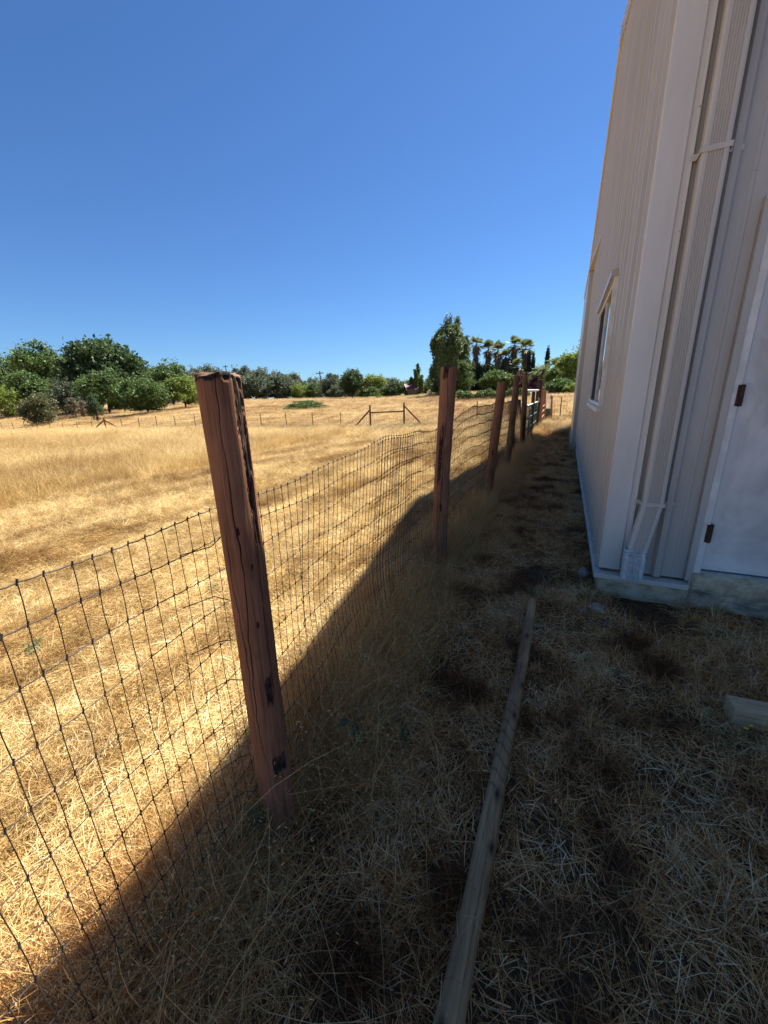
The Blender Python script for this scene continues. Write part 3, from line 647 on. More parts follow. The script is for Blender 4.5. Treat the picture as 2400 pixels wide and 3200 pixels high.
# elbow kicks left and outward
secs = []
for t, (dx, dy, z, tl) in enumerate([(0, 0, .79, 0), (-.001, -.003, .755, .1), (-.052, -.03, .41, .1)]):
    secs.append([(x+dx, y+dy, z+(x-.56)*tl*-.6) for x, y in flute(.563, .687, YC-.103, YC-.033)])
def sub(o): o.location = (0, 0, 0); return o
sub(loft(secs[::-1], M_DS, 'elbow', ds))
secs = []
for q in range(6):
    z = .425-q*.012; e_ = .004 if q % 2 else 0
    secs.append([(.5+(x-.562)*(1+2*e_*8)-e_, y-.033-q*.002-e_, z) for x, y in flute(.562, .690, YC-.106, YC-.03)])
secs.append([(.5+(x-.562)*1.02-.003, y-.05, .235) for x, y in flute(.562, .692, YC-.108, YC-.03)])
secs.append([(.5+(x-.562)*1.05-.005, y-.054, .205) for x, y in flute(.562, .692, YC-.110, YC-.03)])
a = NT('worn_white_paint'); M_OUT = a.pbr(a.ramp(a.noise(a.coord('World'), 30, 4), [(.3, (.40, .40, .39)), (.6, (.62, .62, .60))]), .5)
sub(loft(secs, M_OUT, 'outlet', ds, False)).modifiers.new('s', 'SOLIDIFY').thickness = .002
for z in (.765, 2.81):
    b = MB(); yf = YC-.109
    b.box((.556, yf, z-.014), (.694, yf+.003, z+.014)); b.box((.553, yf, z-.014), (.5558, YC-.03, z+.014)); b.box((.6942, yf, z-.014), (.697, YC-.03, z+.014))
    b.box((.522, YC-.033, z-.016), (.553, YC-.0295, z+.016)); b.box((.697, YC-.033, z-.012), (.765, YC-.0295, z+.014))
    b.tube([(.535, YC-.03, z), (.535, YC-.037, z)], [.006, .005], 8)
    sub(b.build('strap', M_DS, ds, bevel=.001))
# door, frame and surround
b = MB(); b.box((.907, YC-.045, .205), (.944, YC+.02, DZ1+.03)); b.box((.907, YC-.045, DZ1+.0305), (DX1, YC+.02, DZ1+.06)); bb(b.build('door_surround', M_SID, bl, bevel=.002))
a = NT('weathered_white_door'); v = a.coord('World', (1, 1, .55)); n1 = a.noise(v, 2.2, 4, .6, .6); n2 = a.noise(v, 14, 5, .7)
c = a.ramp(n1, [(.36, (.43, .40, .36)), (.5, (.60, .565, .51)), (.64, (.80, .76, .69))]); c = a.mix(a.ramp(n2, [(.6, 0.), (.72, .55)]), c, (.78, .79, .8))
sx = a.n('SeparateXYZ'); a.l(a.n('NewGeometry').outputs['Position'], sx.inputs[0])
ed = a.math('MAXIMUM', a.math('MULTIPLY', a.math('SUBTRACT', 1.045, sx.outputs[0]), 22., True), a.math('MULTIPLY', a.math('SUBTRACT', .345, sx.outputs[2]), 22., True))
c = a.mix(a.math('MULTIPLY', ed, .8), c, (.80, .77, .70)); M_DOOR = a.pbr(c, .45, a.bump(n2, .25, .004))
dr = empty('door', (.99, YC, .3)); dr.parent = bl; dr.location = (.99-Xw, 0, .3)
def dd(o): o.location = (-.99, -YC, -.3); return o
b = MB(); b.box((.9945, YC-.012, .300), (1.9, YC+.03, 2.36)); dd(b.build('door_leaf', M_DOOR, dr, bevel=.003))
b = MB(); b.box((.9925, YC-.0145, .299), (1.9, YC-.0123, .325)); dd(b.build('door_sweep', M_WHITE, dr))
b = MB(); b.box((.9445, YC-.04, .272), (.9865, YC+.03, 2.42)); b.box((.9445, YC-.04, 2.4203), (1.96, YC+.03, 2.47)); bb(b.build('door_frame', M_WHITE, bl, bevel=.003))
b = MB(); b.box((.987, YC-.03, .2695), (1.91, YC+.05, .290)); bb(b.build('threshold', M_GALV, bl))
for z in (1.49, .575):
    b = MB(); b.tube([(.9890, YC-.047, z-.066), (.9890, YC-.047, z+.066)], .0085, 10); b.box((.968, YC-.046, z-.064), (.9885, YC-.0405, z+.064)); b.box((.9895, YC-.046, z-.064), (1.004, YC-.0128, z+.064))
    for k in (-.03, 0, .03): b.tube([(.989, YC-.047, z+k-.001), (.989, YC-.047, z+k+.001)], .0094, 10)
    o = dd(b.build('hinge', M_RUST, dr)); o['label'] = 'rusty butt hinge'
# window
wn = empty('window', (0, 0, 0)); wn.parent = bl; wn.location = (0, WY0-YC, WZ0)
def ww(o): o.location = (-Xw, -WY0, -WZ0); return o
XF = Xw-.055
b = MB()
b.box((XF, WY0-.03, WZ0-.0), (Xw+.02, WY0+.02, WZ1)); b.box((XF, WY1-.02, WZ0), (Xw+.02, WY1+.03, WZ1)); b.box((XF+.01, WY0+.0205, WZ0+.002), (Xw+.02, WY1-.0205, WZ0+.045)); b.box((XF+.01, WY0+.0205, WZ1-.045), (Xw+.02, WY1-.0205, WZ1-.001))
b.box((XF+.015, (WY0+WY1)/2-.02, WZ0+.0455), (Xw+.01, (WY0+WY1)/2+.02, WZ1-.0455)); ww(b.build('frame', M_WHITE, wn))
b = MB(); b.box((XF-.03, WY0-.05, WZ1+.001), (Xw-.001, WY1+.06, WZ1+.06)); ww(b.build('head_trim', M_RAKE, wn))
b = MB(); b.box((XF-.02, WY0-.05, WZ0-.045), (Xw-.001, WY1+.05, WZ0-.001)); ww(b.build('sill', M_WHITE, wn))
a = NT('window_glass'); M_GLASS = a.pbr((.015, .017, .02), .03, spec=.8)
b = MB(); b.box((Xw-.02, WY0+.021, WZ0+.046), (Xw-.012, (WY0+WY1)/2-.021, WZ1-.046)); ww(b.build('pane', M_GLASS, wn))
a = NT('dark_matt_pane'); M_DARK_PANE = a.pbr((.03, .03, .032), .9, spec=.1)
b = MB(); b.box((Xw-.03, (WY0+WY1)/2+.021, WZ0+.046), (Xw-.022, WY1-.021, WZ1-.046)); ww(b.build('dark_matt_pane', M_DARK_PANE, wn))  # far half of the window filled with a plain dark matt sheet
# rake trim, roof, gutter
def rake_strip(b, ya, yb, x0, x1, dz0, dz1):
    za, zb = rake(ya), rake(yb)
    b.add([(x0, ya, za+dz0), (x1, ya, za+dz0), (x1, yb, zb+dz0), (x0, yb, zb+dz0), (x0, ya, za+dz1), (x1, ya, za+dz1), (x1, yb, zb+dz1), (x0, yb, zb+dz1)],
          [(0, 3, 2, 1), (4, 5, 6, 7), (0, 1, 5, 4), (1, 2, 6, 5), (2, 3, 7, 6), (3, 0, 4, 7)])
b = MB()
ys = np.linspace(YM+.1, YE+.12, 6)
for q in range(5): rake_strip(b, ys[q], ys[q+1]-.003, Xw-.062-.004*(q % 2), Xw-.002, -.10, .05)
ys = np.linspace(YC-.12, YM-.1, 4)
for q in range(3): rake_strip(b, ys[q], ys[q+1]-.003, Xw-.062-.004*(q % 2), Xw-.002, -.10, .05)
bb(b.build('rake_trim', M_RAKE, bl))
b = MB(); b.box((Xw-.085, YM-.14, ZP-.16), (Xw-.002, YM+.14, ZP+.08)); bb(b.build('peak_cap', M_RAKE, bl, bevel=.01))
b = MB()
for ya, yb in ((YC-.25, YM), (YM, YE+.25)):
    za, zb = rake(ya), rake(yb)
    b.add([(Xw-.08, ya, za+.055), (12.7, ya, za+.055), (12.7, yb, zb+.055), (Xw-.08, yb, zb+.055), (Xw-.08, ya, za+.085), (12.7, ya, za+.085), (12.7, yb, zb+.085), (Xw-.08, yb, zb+.085)],
          [(0, 3, 2, 1), (4, 5, 6, 7), (0, 1, 5, 4), (1, 2, 6, 5), (2, 3, 7, 6), (3, 0, 4, 7)])
bb(b.build('roof', M_TRIM, bl))
b = MB(); b.box((Xw-.1, YC-.17, ZE-.17), (12.6, YC-.035, ZE-.03)); bb(b.build('gutter', M_TRIM, bl, bevel=.01))
# sliding door bay at the far end of the gable wall with its sloping header flashing
b = MB(); b.box((Xw-.13, 12.2, .16), (Xw-.03, 15.6, 4.4)); bb(b.build('sliding_door', M_SID, bl, bevel=.003))
b = MB(); b.prism([(Xw-.03, 9.6), (Xw-.03, 15.6), (Xw-.155, 15.6), (Xw-.155, 12.1)], 4.41, 4.46, 'z'); bb(b.build('header_flashing', M_RAKE, bl))
b = MB(); b.box((Xw-.15, 12.1, -.1), (Xw-.02, 15.7, .155)); bb(b.build('door_plinth', M_CON, bl))

# ------------------------------------------------------------------ things on the path
g = post_mesh('fallen_pole', (-.135, -.5, .048), (-.088, 2.80, .040), .041, M_GRY, None, 77, cracks=10, nz=240, na=64, sink=0) if False else None
def lying_pole():
    nz, na = 420, 160; t = np.linspace(0, 1, nz); A = np.array([-.15, -.45, .052]); B = np.array([-.089, 2.79, .040])
    th = np.arange(na)*2*math.pi/na; T, TH = np.meshgrid(t, th, indexing='ij'); rr = .039-.010*T
    rr = rr*(1+.05*np.sin(T*19+TH)+.03*lattice(T, TH, 9, 5, 4)+.02*lattice(T, TH, 30, 24, 5)+.03*np.sin(T*31)); dark = np.zeros_like(T)
    for kt, ka in ((.30, 1.9), (.44, .9), (.50, 1.3), (.63, 1.1), (.70, .8), (.84, 1.5)):
        d = ((T-kt)/.010)**2+(((TH-ka+math.pi) % (2*math.pi)-math.pi)/.35)**2; rr += .006*np.exp(-d*.4); dark = np.maximum(dark, np.exp(-d*1.5))
    for a0, t0, t1, ph in ((1.2, .1, .55, 1), (1.8, .35, .95, 2), (.8, .0, .4, 3), (2.2, .0, .3, 4), (1.45, .62, 1., 5), (.5, .5, .9, 6)):
        c = a0+.25*lattice(T, TH*0, 8, 3, ph+30)+.05*lattice(T, TH*0, 60, 3, ph+50); d = np.abs((TH-c+math.pi) % (2*math.pi)-math.pi); wd = .045*np.clip((T-t0)*(t1-T)*12, 0, 1)*(.8+.5*lattice(T, TH*0, 40, 3, ph))
        k = np.clip(1-d/np.maximum(wd, 1e-4), 0, 1); k[wd < .01] = 0; rr -= k*.004; dark = np.maximum(dark, k)
    band = np.clip(np.sin(T*300+np.sin(TH*2)*2)*2-1.2, 0, 1)*((T > .50) & (T < .66)); dark = np.maximum(dark, band*.6)
    C_ = A[None]+(B-A)[None]*t[:, None]; C_[:, 0] += .012*np.sin(t*math.pi)+.003*np.sin(t*9.4); C_[:, 2] += .004*np.sin(t*9)
    V = np.stack([C_[:, None, 0]+rr*np.cos(TH), np.broadcast_to(C_[:, None, 1], rr.shape), C_[:, None, 2]+rr*np.sin(TH)], -1).reshape(-1, 3)
    i = np.arange(nz-1)[:, None]*na+np.arange(na)[None]; j = np.arange(nz-1)[:, None]*na+(np.arange(na)[None]+1) % na
    Fq = np.stack([i, i+na, j+na, j], -1).reshape(-1, 4)
    V = np.concatenate([V, C_[:1], C_[-1:]]); k = np.arange(0, na, 2); e1 = len(V)-1; o0 = (nz-1)*na
    F3 = np.stack([o0+k, o0+(k+1) % na, o0+(k+2) % na, np.full(len(k), e1)], -1)[:, ::-1]
    dk = np.concatenate([dark.ravel(), [.5, .3]])
    return mesh_np('fallen_pole', V, np.concatenate([Fq, F3]), M_POLE, None, {'dark': dk})
a = NT('grey_pole_wood'); oc = a.coord('Object', (1, .05, 1)); gg_ = a.noise(oc, 90, 6, .65, .4)
c = a.mix(1., a.ramp(a.noise(a.coord('Object', (1, .4, 1)), 6, 4), [(.35, (.20, .100, .045)), (.65, (.45, .27, .125))]), a.ramp(gg_, [(.3, .65), (.7, 1.2)]), 'MULTIPLY')
c = a.mix(a.attr('dark'), c, (.02, .017, .014)); M_POLE = a.pbr(c, .85, a.bump(gg_, .5, .003), spec=.2)
tag(lying_pole(), 'long grey weathered round pole lying in the grass beside the building', 'pole')
a = NT('sawn_timber'); oc = a.coord('Object', (.08, 1, 1)); n1 = a.noise(oc, 70, 5, .6)
c = a.mix(1., (.56, .37, .20), a.ramp(n1, [(.3, .65), (.7, 1.15)]), 'MULTIPLY'); M_SAWN = a.pbr(c, .8, a.bump(n1, .3, .002), spec=.2)
b = MB(); b.box((0, -.05, 0), (1.5, .05, .09)); o = b.build('timber_beam', M_SAWN, None, bevel=.004)
o.location = (.846, 2.03, .022); o.rotation_euler = (0, 0, math.radians(4)); tag(o, 'cut square timber beam lying in the grass at the right', 'beam')
a = NT('field_stone'); n1 = a.noise(a.coord('Object'), 12, 5, .65); M_ST = a.pbr(a.ramp(n1, [(.35, (.17, .14, .11)), (.65, (.44, .38, .31))]), .9, a.bump(n1, .6, .01), spec=.2)
a = NT('dark_stone'); n1 = a.noise(a.coord('Object'), 12, 5, .65); M_ST2 = a.pbr(a.ramp(n1, [(.35, (.055, .045, .038)), (.65, (.15, .125, .10))]), .9, a.bump(n1, .6, .01), spec=.2)
import bmesh
def stone(x, y, s, mat, label, seed, rz=0):
    bm = bmesh.new(); bmesh.ops.create_icosphere(bm, subdivisions=3, radius=1)
    r_ = random.Random(seed); ph = [r_.uniform(0, 6) for _ in range(6)]
    for v in bm.verts:
        p = v.co; k = 1+.12*math.sin(p.x*2.2+ph[0])+.12*math.sin(p.y*2.6+ph[1])+.07*math.sin(p.z*4+ph[2])+.03*math.sin(p.x*9+p.y*7+ph[3])
        v.co = Vector((p.x*s[0]*k, p.y*s[1]*k, p.z*s[2]*k))
    me = bpy.data.meshes.new('stone'); bm.to_mesh(me); bm.free(); me.materials.append(mat)
    for p in me.polygons: p.use_smooth = True
    o = bpy.data.objects.new('stone', me); COL.objects.link(o); o.location = (x, y, s[2]*.55); o.rotation_euler[2] = rz
    return tag(o, label, 'stone', 'stones at the foot of the corner')
stone(.335, 2.90, (.070, .045, .034), M_ST, 'largest pale grey stone lying below the building corner', 1, -.4)
stone(.235, 2.84, (.042, .032, .024), M_ST, 'small grey stone just left of the largest stone', 2)
stone(.275, 3.50, (.045, .05, .05), M_ST, 'round tan stone tucked against the base of the gable wall', 3)
stone(.40, 2.72, (.05, .04, .022), M_ST2, 'dark flat stone in front of the largest stone', 4)
stone(.52, 2.70, (.035, .03, .018), M_ST2, 'small dark stone half sunk in the grass right of the flat one', 5)
stone(.62, 2.80, (.045, .035, .02), M_ST2, 'dark stone nearest to the door step', 6)
# weeds and flowers
def weed(x, y, h, n, ls, label, seed, name='green_weed'):
    g = np.random.default_rng(seed); V = []; Fq = []; A = []; z0 = float(terr(x, y))
    e = tag(empty(name, (x, y, z0)), label, 'weed', 'green weeds')
    for i in range(n):
        a0 = g.uniform(0, 6.28); t = g.uniform(.1, 1); p = np.array([g.normal(0, .015), g.normal(0, .015), h*t]); L = ls*g.uniform(.6, 1.2)
        d = np.array([math.cos(a0), math.sin(a0), g.uniform(-.3, .6)]); s_ = np.array([-math.sin(a0), math.cos(a0), g.uniform(-.3, .3)])
        pts = [p, p+d*L*.35+s_*L*.2, p+d*L*.7+s_*L*.14+[0, 0, -.1*L], p+d*L+[0, 0, -.25*L], p+d*L*.7-s_*L*.14+[0, 0, -.1*L], p+d*L*.35-s_*L*.2]
        k = len(V); V += pts; Fq += [(k, k+1, k+2, k+5), (k+5, k+2, k+3, k+4)]; A += [g.random()]*6
    mesh_np('leaves', V, Fq, M_WEED, e, {'bc': A})
    b = MB(); b.tube([(0, 0, -.02), (.005, .004, h*.5), (.012, -.004, h)], [.003, .0025, .0015], 5); o = b.build('stem', M_WEED, e)
    return e
weed(-.72, 1.16, .22, 12, .07, 'leafy green weed growing just right of the nearest post', 1)
weed(-.86, .72, .16, 12, .05, 'small grey green weed at the left foot of the nearest post', 2)
weed(-.56, 1.32, .14, 9, .06, 'low green weed in the dry grass further right of the nearest post', 3)
weed(-.12, 2.98, .05, 40, .035, 'low patch of green leaves beyond the tip of the fallen pole', 4)
weed(.28, 3.0, .07, 30, .035, 'green leaves sprouting beside the stones at the building corner', 5)
for q, (x, y) in enumerate([(-2.6, 2.1), (-4.3, 3.0), (-3.4, 4.6), (-5.2, 5.1), (-3.0, 1.0)]):
    weed(x, y, .05, 26, .06, ['flat grey green weed in the mown field nearest the second wire panel', 'flat weed patch in the mown straw left of the nearest post', 'grey green weed patch halfway out in the mown field',
         'outermost weed patch in the mown field', 'weed patch in the mown straw at the left edge'][q], 10+q, 'field_weed')
for q, (x, y, l_) in enumerate([(.868, 1.905, 'yellow flower left of the other by the timber beam'), (.895, 1.93, 'yellow flower right beside the timber beam')]):
    e = tag(empty('yellow_flower', (x, y, .0)), l_, 'flower', 'yellow flowers by the beam')
    V = []; Fq = []
    for k in range(5):
        t = k*1.257+q; d = np.array([math.cos(t), math.sin(t), .25]); s_ = np.array([-math.sin(t), math.cos(t), 0]); p = np.array([0, 0, .080])
        n = len(V); V += [p, p+d*.006+s_*.004, p+d*.012, p+d*.006-s_*.004]; Fq.append((n, n+1, n+2, n+3))
    mesh_np('petals', V, Fq, M_YEL, e); b = MB(); b.tube([(0, 0, -.01), (.002, 0, .080)], .0012, 5); b.build('stem', M_WEED, e)

# ------------------------------------------------------------------ trees
def leaf_mat(name, lo, hi, trans=.3):
    a = NT(name); c = a.ramp(a.attr('bc'), [(0, lo), (1, hi)])
    return a.leaf(c, trans, .55, .3)
LM = {'dark': leaf_mat('leaf_dark_green', (0.038, 0.070, 0.027), (0.084, 0.132, 0.046)), 'mid': leaf_mat('leaf_mid_green', (0.061, 0.108, 0.030), (0.135, 0.203, 0.057)),
      'lime': leaf_mat('leaf_yellow_green', (0.115, 0.169, 0.030), (0.257, 0.317, 0.068), .4), 'oak': leaf_mat('leaf_grey_green', (0.068, 0.089, 0.057), (0.128, 0.155, 0.092)),
      'olive': leaf_mat('leaf_olive', (0.074, 0.084, 0.038), (0.149, 0.155, 0.068)), 'purple': leaf_mat('leaf_purple', (0.047, 0.019, 0.027), (0.121, 0.041, 0.054)),
      'poplar': leaf_mat('leaf_poplar', (0.062, 0.110, 0.042), (0.170, 0.225, 0.095)), 'cyp': leaf_mat('leaf_cypress', (0.019, 0.038, 0.019), (0.047, 0.074, 0.034), .1),
      'pampas': leaf_mat('leaf_pampas', (0.472, 0.446, 0.243), (0.837, 0.783, 0.513)), 'dead': leaf_mat('leaf_dead_frond', (0.115, 0.081, 0.051), (0.324, 0.243, 0.155), .2),
      'bare': leaf_mat('leaf_bare_twig', (0.135, 0.115, 0.074), (0.270, 0.216, 0.135), .2), 'far': leaf_mat('leaf_far_oak', (0.081, 0.108, 0.078), (0.142, 0.176, 0.115)), 'palm': leaf_mat('leaf_palm', (0.091, 0.128, 0.047), (0.232, 0.281, 0.105))}
a = NT('bark'); M_BARK = a.pbr(a.ramp(a.noise(a.coord('Object', (1, 1, .3)), 8, 4), [(.4, (.045, .035, .027)), (.6, (.11, .088, .066))]), .95, spec=.1)
def leaves(C, size, g, up=.3, aspect=.55, bc=None):
    n = len(C); nrm = g.normal(0, 1, (n, 3)); nrm[:, 2] += up; nrm /= np.linalg.norm(nrm, axis=1)[:, None]
    u = np.cross(nrm, g.normal(0, 1, (n, 3))); u /= np.linalg.norm(u, axis=1)[:, None]; v = np.cross(nrm, u)
    s = size*g.uniform(.6, 1.4, n)[:, None]
    V = np.stack([C-u*s, C-u*s*.1+v*s*aspect, C+u*s, C+u*s*.1-v*s*aspect], 1).reshape(-1, 3)
    A = np.repeat(bc if bc is not None else g.random(n), 4); return V, np.arange(n*4).reshape(-1, 4), A
def crown(shape, W, H, g, dens=1., lf=None):
    """leaf centres in many small sub-clumps over an uneven envelope; base of the crown at z=0"""
    out = []; bcs = []
    nl = int({'round': 40, 'dome': 44, 'poplar': 150, 'conic': 26, 'bush': 26, 'cypress': 26, 'mound': 36}.get(shape, 30)*(.9+.45*dens))
    for k in range(nl):
        for _ in range(30):
            p = g.uniform(-1, 1, 3); r2 = np.linalg.norm(p)
            if .45 < r2 < 1: break
        x, y, t = p[0], p[1], (p[2]+1)/2
        if shape == 'poplar': env = min(1, .72+.9*t)*(1-.72*(max(0, t-.62)/.38)**1.6); t = t*.97
        elif shape in ('cypress',): env = (.95-t*.85)*1.0+.05
        elif shape == 'conic': env = (1.05-t)*1.0+.1
        elif shape == 'dome': t = t**.8; env = math.sqrt(max(.05, 1-max(0, t-.15)**2))
        elif shape in ('mound', 'bush'): t = max(0, p[2])*.9+.05 if shape == 'mound' else t*.95; env = math.sqrt(max(.08, 1-t*t*.9)); 
        else: env = 1.
        if shape == 'poplar':
            if k == 0: ns_ = 7 if W < 4 else 19; sp = [(q*2.4+g.uniform(-.3, .3), math.sqrt((q+.3)/ns_)*.9) for q in range(ns_)]
            a_, r_ = sp[k % len(sp)] if k >= 1 else (0., 0.); hm = (1-.75*r_ if W < 4 else 1-.30*r_*r_-.10*abs(math.sin(a_*5)))
            t = g.uniform(.0, hm); x, y = math.cos(a_)*r_, math.sin(a_)*r_; env = min(1, .8+t)*(1.12-.45*max(0, t-.45)); x += g.normal(0, .05); y += g.normal(0, .05)
        rl = {'poplar': .17, 'cypress': .45, 'conic': .26, 'mound': .26}.get(shape, .27)*g.uniform(.7, 1.35)
        hx_ = W/2*env; x, y = x*1.12, y*1.12; c = np.array([x*hx_*(1-rl*.5), y*hx_*(1-rl*.5), t*H*(1-rl*.3)])
        R_ = np.array([W/2*rl, W/2*rl, (H*.06 if shape == 'poplar' else H*.16 if shape in ('cypress',) else min(W, H)/2*rl*.9)])
        ns = int(9*min(dens, 1.8))+5
        shade = g.uniform(0, .45)
        for s in range(ns):
            d = g.normal(0, 1, 3); d /= np.linalg.norm(d); d[2] = d[2]*(.8 if shape != 'poplar' else 1)+.15
            cc = c+d*R_*g.uniform(.6, 1.05); m = int(g.integers(9, 17)); spread = R_*.30
            q = cc+g.normal(0, 1, (m, 3))*spread; out.append(q); bcs.append(np.clip(shade+g.uniform(0, .35)+g.uniform(-.12, .25, m), 0, 1))
    if shape in ('round', 'dome', 'bush'):
        for _ in range(int(16*dens)+6):          # stray sprays that break the outline
            d = g.normal(0, 1, 3); d /= np.linalg.norm(d); d[2] = abs(d[2]); m = 9
            c = np.array([d[0]*W*.5, d[1]*W*.5, H*(.35+.6*d[2])])*g.uniform(.96, 1.10); q = c+g.normal(0, 1, (m, 3))*min(W, H)*.025+np.linspace(0, 1, m)[:, None]*d[None]*min(W, H)*.05
            out.append(q); bcs.append(g.uniform(.3, 1, m))
    C_ = np.concatenate(out); C_[:, 2] = np.maximum(C_[:, 2], .03*H); return C_, np.concatenate(bcs)
TSEED = [100]
def tree(px, ytop, wpx, Y, shape, mat, label, cat='tree', name='tree', trunk=.22, group=None, dens=1., ybase=None, lsize=1.):
    TSEED[0] += 1; g = np.random.default_rng(TSEED[0])
    top = atY(px, ytop, Y); z0 = float(terr(top[0], Y))-.05
    if ybase is not None: z0 = min(atY(px, ybase, Y)[2], z0+.3)
    H = top[2]-z0; a_ = atY(px-wpx/2, ytop, Y); b_ = atY(px+wpx/2, ytop, Y)
    W = (b_[0]-a_[0])*math.cos(math.atan2(abs(top[0]), Y))*1.10   # width across the line of sight
    e = tag(empty(name, (top[0], Y, z0)), label, cat, group)
    zc = H*trunk*(.6 if trunk < .3 else .9)
    C_, bc = crown(shape, W, H-zc, g, dens); C_[:, 2] += zc
    ls = max(.07, (.026*max(W, H*.6)))*lsize; ls = min(ls, .42)
    V, Fq, A = leaves(C_, ls, g, bc=bc); mesh_np('crown', V, Fq, LM[mat], e, {'bc': A})
    b = MB(); r = max(.06, H*.022)
    b.tube([(0, 0, -.3), (.02*H, 0, H*.25), (0, .01*H, H*.5), (0, 0, H*.78)], [r*1.25, r, r*.7, r*.25], 7)
    for k in range(6):
        t = g.uniform(0, 6.28); z = H*g.uniform(.2, .5); L = W*g.uniform(.22, .38)
        b.tube([(0, 0, z), (math.cos(t)*L*.5, math.sin(t)*L*.5, z+H*.12), (math.cos(t)*L, math.sin(t)*L, z+H*.26)], [r*.55, r*.4, r*.15], 5)
    b.build('trunk', M_BARK, e); return e
GL = 'trees along the left edge of the field'; GC = 'trees beyond the middle of the field'; GR = 'trees beyond the far end of the path'
# left group
T = tree
T(-10, 1104, 150, 52, 'round', 'mid', 'tree at the very left edge of the photo, crown cut off', group=GL, dens=1.4)
T(100, 1060, 165, 52, 'round', 'mid', 'tall tree with a split top, left of the broad domed tree', group=GL, dens=1.8)
T(300, 1062, 245, 50, 'dome', 'dark', 'broadest dark domed tree of the left tree line', group=GL, dens=2.4)
T(70, 1160, 150, 44, 'dome', 'mid', 'low spreading tree in front of the tall split-topped tree', group=GL, dens=1.3)
T(10, 1196, 120, 40, 'bush', 'lime', 'bright yellow green bush at the left edge', 'bush', 'bush', .05, GL, 1.3)
T(190, 1176, 108, 41, 'bush', 'oak', 'grey green bushy tree between the olive bush and the broad dome', group=GL, trunk=.1, dens=1.3)
T(108, 1224, 118, 31, 'bush', 'olive', 'round olive brown bush standing in front of the left trees', 'bush', 'bush', .02, GL, 1.6)
T(282, 1214, 64, 33, 'conic', 'dark', 'small dark pointed shrub in the dry grass right of the olive bush', 'shrub', 'shrub', .05, GL, 1.2)
T(312, 1154, 145, 42, 'round', 'mid', 'mid green tree below the broad domed tree', group=GL, trunk=.15, dens=1.5)
T(440, 1176, 138, 40, 'round', 'mid', 'leafy green tree left of the nearest post, foliage close to the ground', group=GL, trunk=.12, dens=1.5)
T(425, 1122, 110, 58, 'round', 'dark', 'tree crown showing right behind the broad domed tree', group=GL, dens=1.3)
T(518, 1124, 110, 56, 'round', 'mid', 'tree just left of the top of the nearest post', group=GL, dens=1.3)
T(563, 1170, 112, 46, 'round', 'lime', 'light green tree right against the left edge of the nearest post', group=GL, trunk=.15, dens=1.3)
T(375, 1210, 60, 44, 'bush', 'mid', 'low green bush between two leafy trees of the left line', 'bush', 'bush', .05, GL, .8)
T(222, 1238, 46, 36, 'bush', 'bare', 'small half bare shrub beside the small pointed shrub', 'shrub', 'shrub', .2, GL, .35)
T(250, 1246, 34, 36, 'bush', 'bare', 'tiny half bare shrub nearest the pointed shrub', 'shrub', 'shrub', .2, GL, .3)
# centre group, grey oaks behind
for px, yt, w_, Y, l_ in ((590, 1133, 75, 120, 'grey oak seen just over the light green tree'), (650, 1140, 90, 130, 'grey oak behind the top of the nearest post'), (732, 1142, 42, 125, 'tall thin grey oak right of the nearest post top'),
        (764, 1138, 52, 122, 'grey oak with the highest crown right of the nearest post'), (812, 1151, 80, 125, 'grey oak second from the highest one'), (868, 1160, 70, 130, 'grey oak in the middle of the far ridge'),
        (915, 1161, 52, 128, 'grey oak above the yellow green tree'), (978, 1174, 46, 135, 'small grey oak left of the utility pole'), (1060, 1185, 60, 140, 'far grey tree behind the dense round tree'),
        (1218, 1176, 50, 120, 'grey tree crown above the dark bush'), (1268, 1188, 40, 150, 'small far tree right of the hill gap')):
    T(px, yt, w_, Y, 'round', 'far', l_, group='grey oaks on the far ridge', dens=.9)
T(745, 1192, 70, 84, 'bush', 'oak', 'grey green tree touching the right edge of the nearest post', group=GC, dens=1.1, trunk=.08)
T(792, 1168, 95, 84, 'bush', 'oak', 'tall dark grey green tree right of the nearest post', group=GC, dens=1.7, trunk=.06)
T(872, 1166, 98, 82, 'bush', 'oak', 'largest grey green tree of the middle tree line', group=GC, dens=1.7, trunk=.06)
T(932, 1190, 52, 82, 'bush', 'lime', 'yellow green tree right of the largest grey green one', group=GC, dens=1., trunk=.08)
T(975, 1194, 50, 84, 'bush', 'mid', 'green tree left of the utility pole', group=GC, dens=1., trunk=.15)
T(1032, 1167, 66, 88, 'round', 'oak', 'bluish grey tree right of the utility pole', group=GC, dens=1.2, trunk=.15)
T(1052, 1202, 52, 80, 'round', 'oak', 'low grey tree left of the dense round tree', group=GC, dens=.9, trunk=.2)
T(1096, 1152, 66, 74, 'round', 'dark', 'dense round dark green tree on a short trunk', group=GC, dens=2, trunk=.28)
T(1126, 1184, 42, 78, 'bush', 'lime', 'yellow green tree directly right of the dense round tree', group=GC, dens=1, trunk=.1)
T(1172, 1169, 66, 76, 'round', 'lime', 'yellow green tree left of the dark bush by the shed', group=GC, dens=1.4, trunk=.12)
T(1160, 1208, 50, 72, 'bush', 'mid', 'green bush at the foot of the yellow green tree', 'bush', 'bush', .05, GC, .9)
T(1228, 1192, 70, 70, 'bush', 'dark', 'large dark bush left of the red roofed shed', 'bush', 'bush', .03, GC, 1.6)
T(1186, 1233, 24, 66, 'conic', 'lime', 'small bright sapling in front of the dark bush', 'sapling', 'sapling', .05, GC, .5)
T(1272, 1190, 40, 84, 'bush', 'mid', 'green tree behind the red roofed shed', group=GC, dens=.9, trunk=.1)
T(1303, 1122, 42, 72, 'poplar', 'mid', 'young pointed poplar standing beside the shed', group=GC, dens=1.1, trunk=.05)
T(1322, 1190, 44, 74, 'bush', 'mid', 'green bush right of the young poplar', 'bush', 'bush', .03, GC, .9)
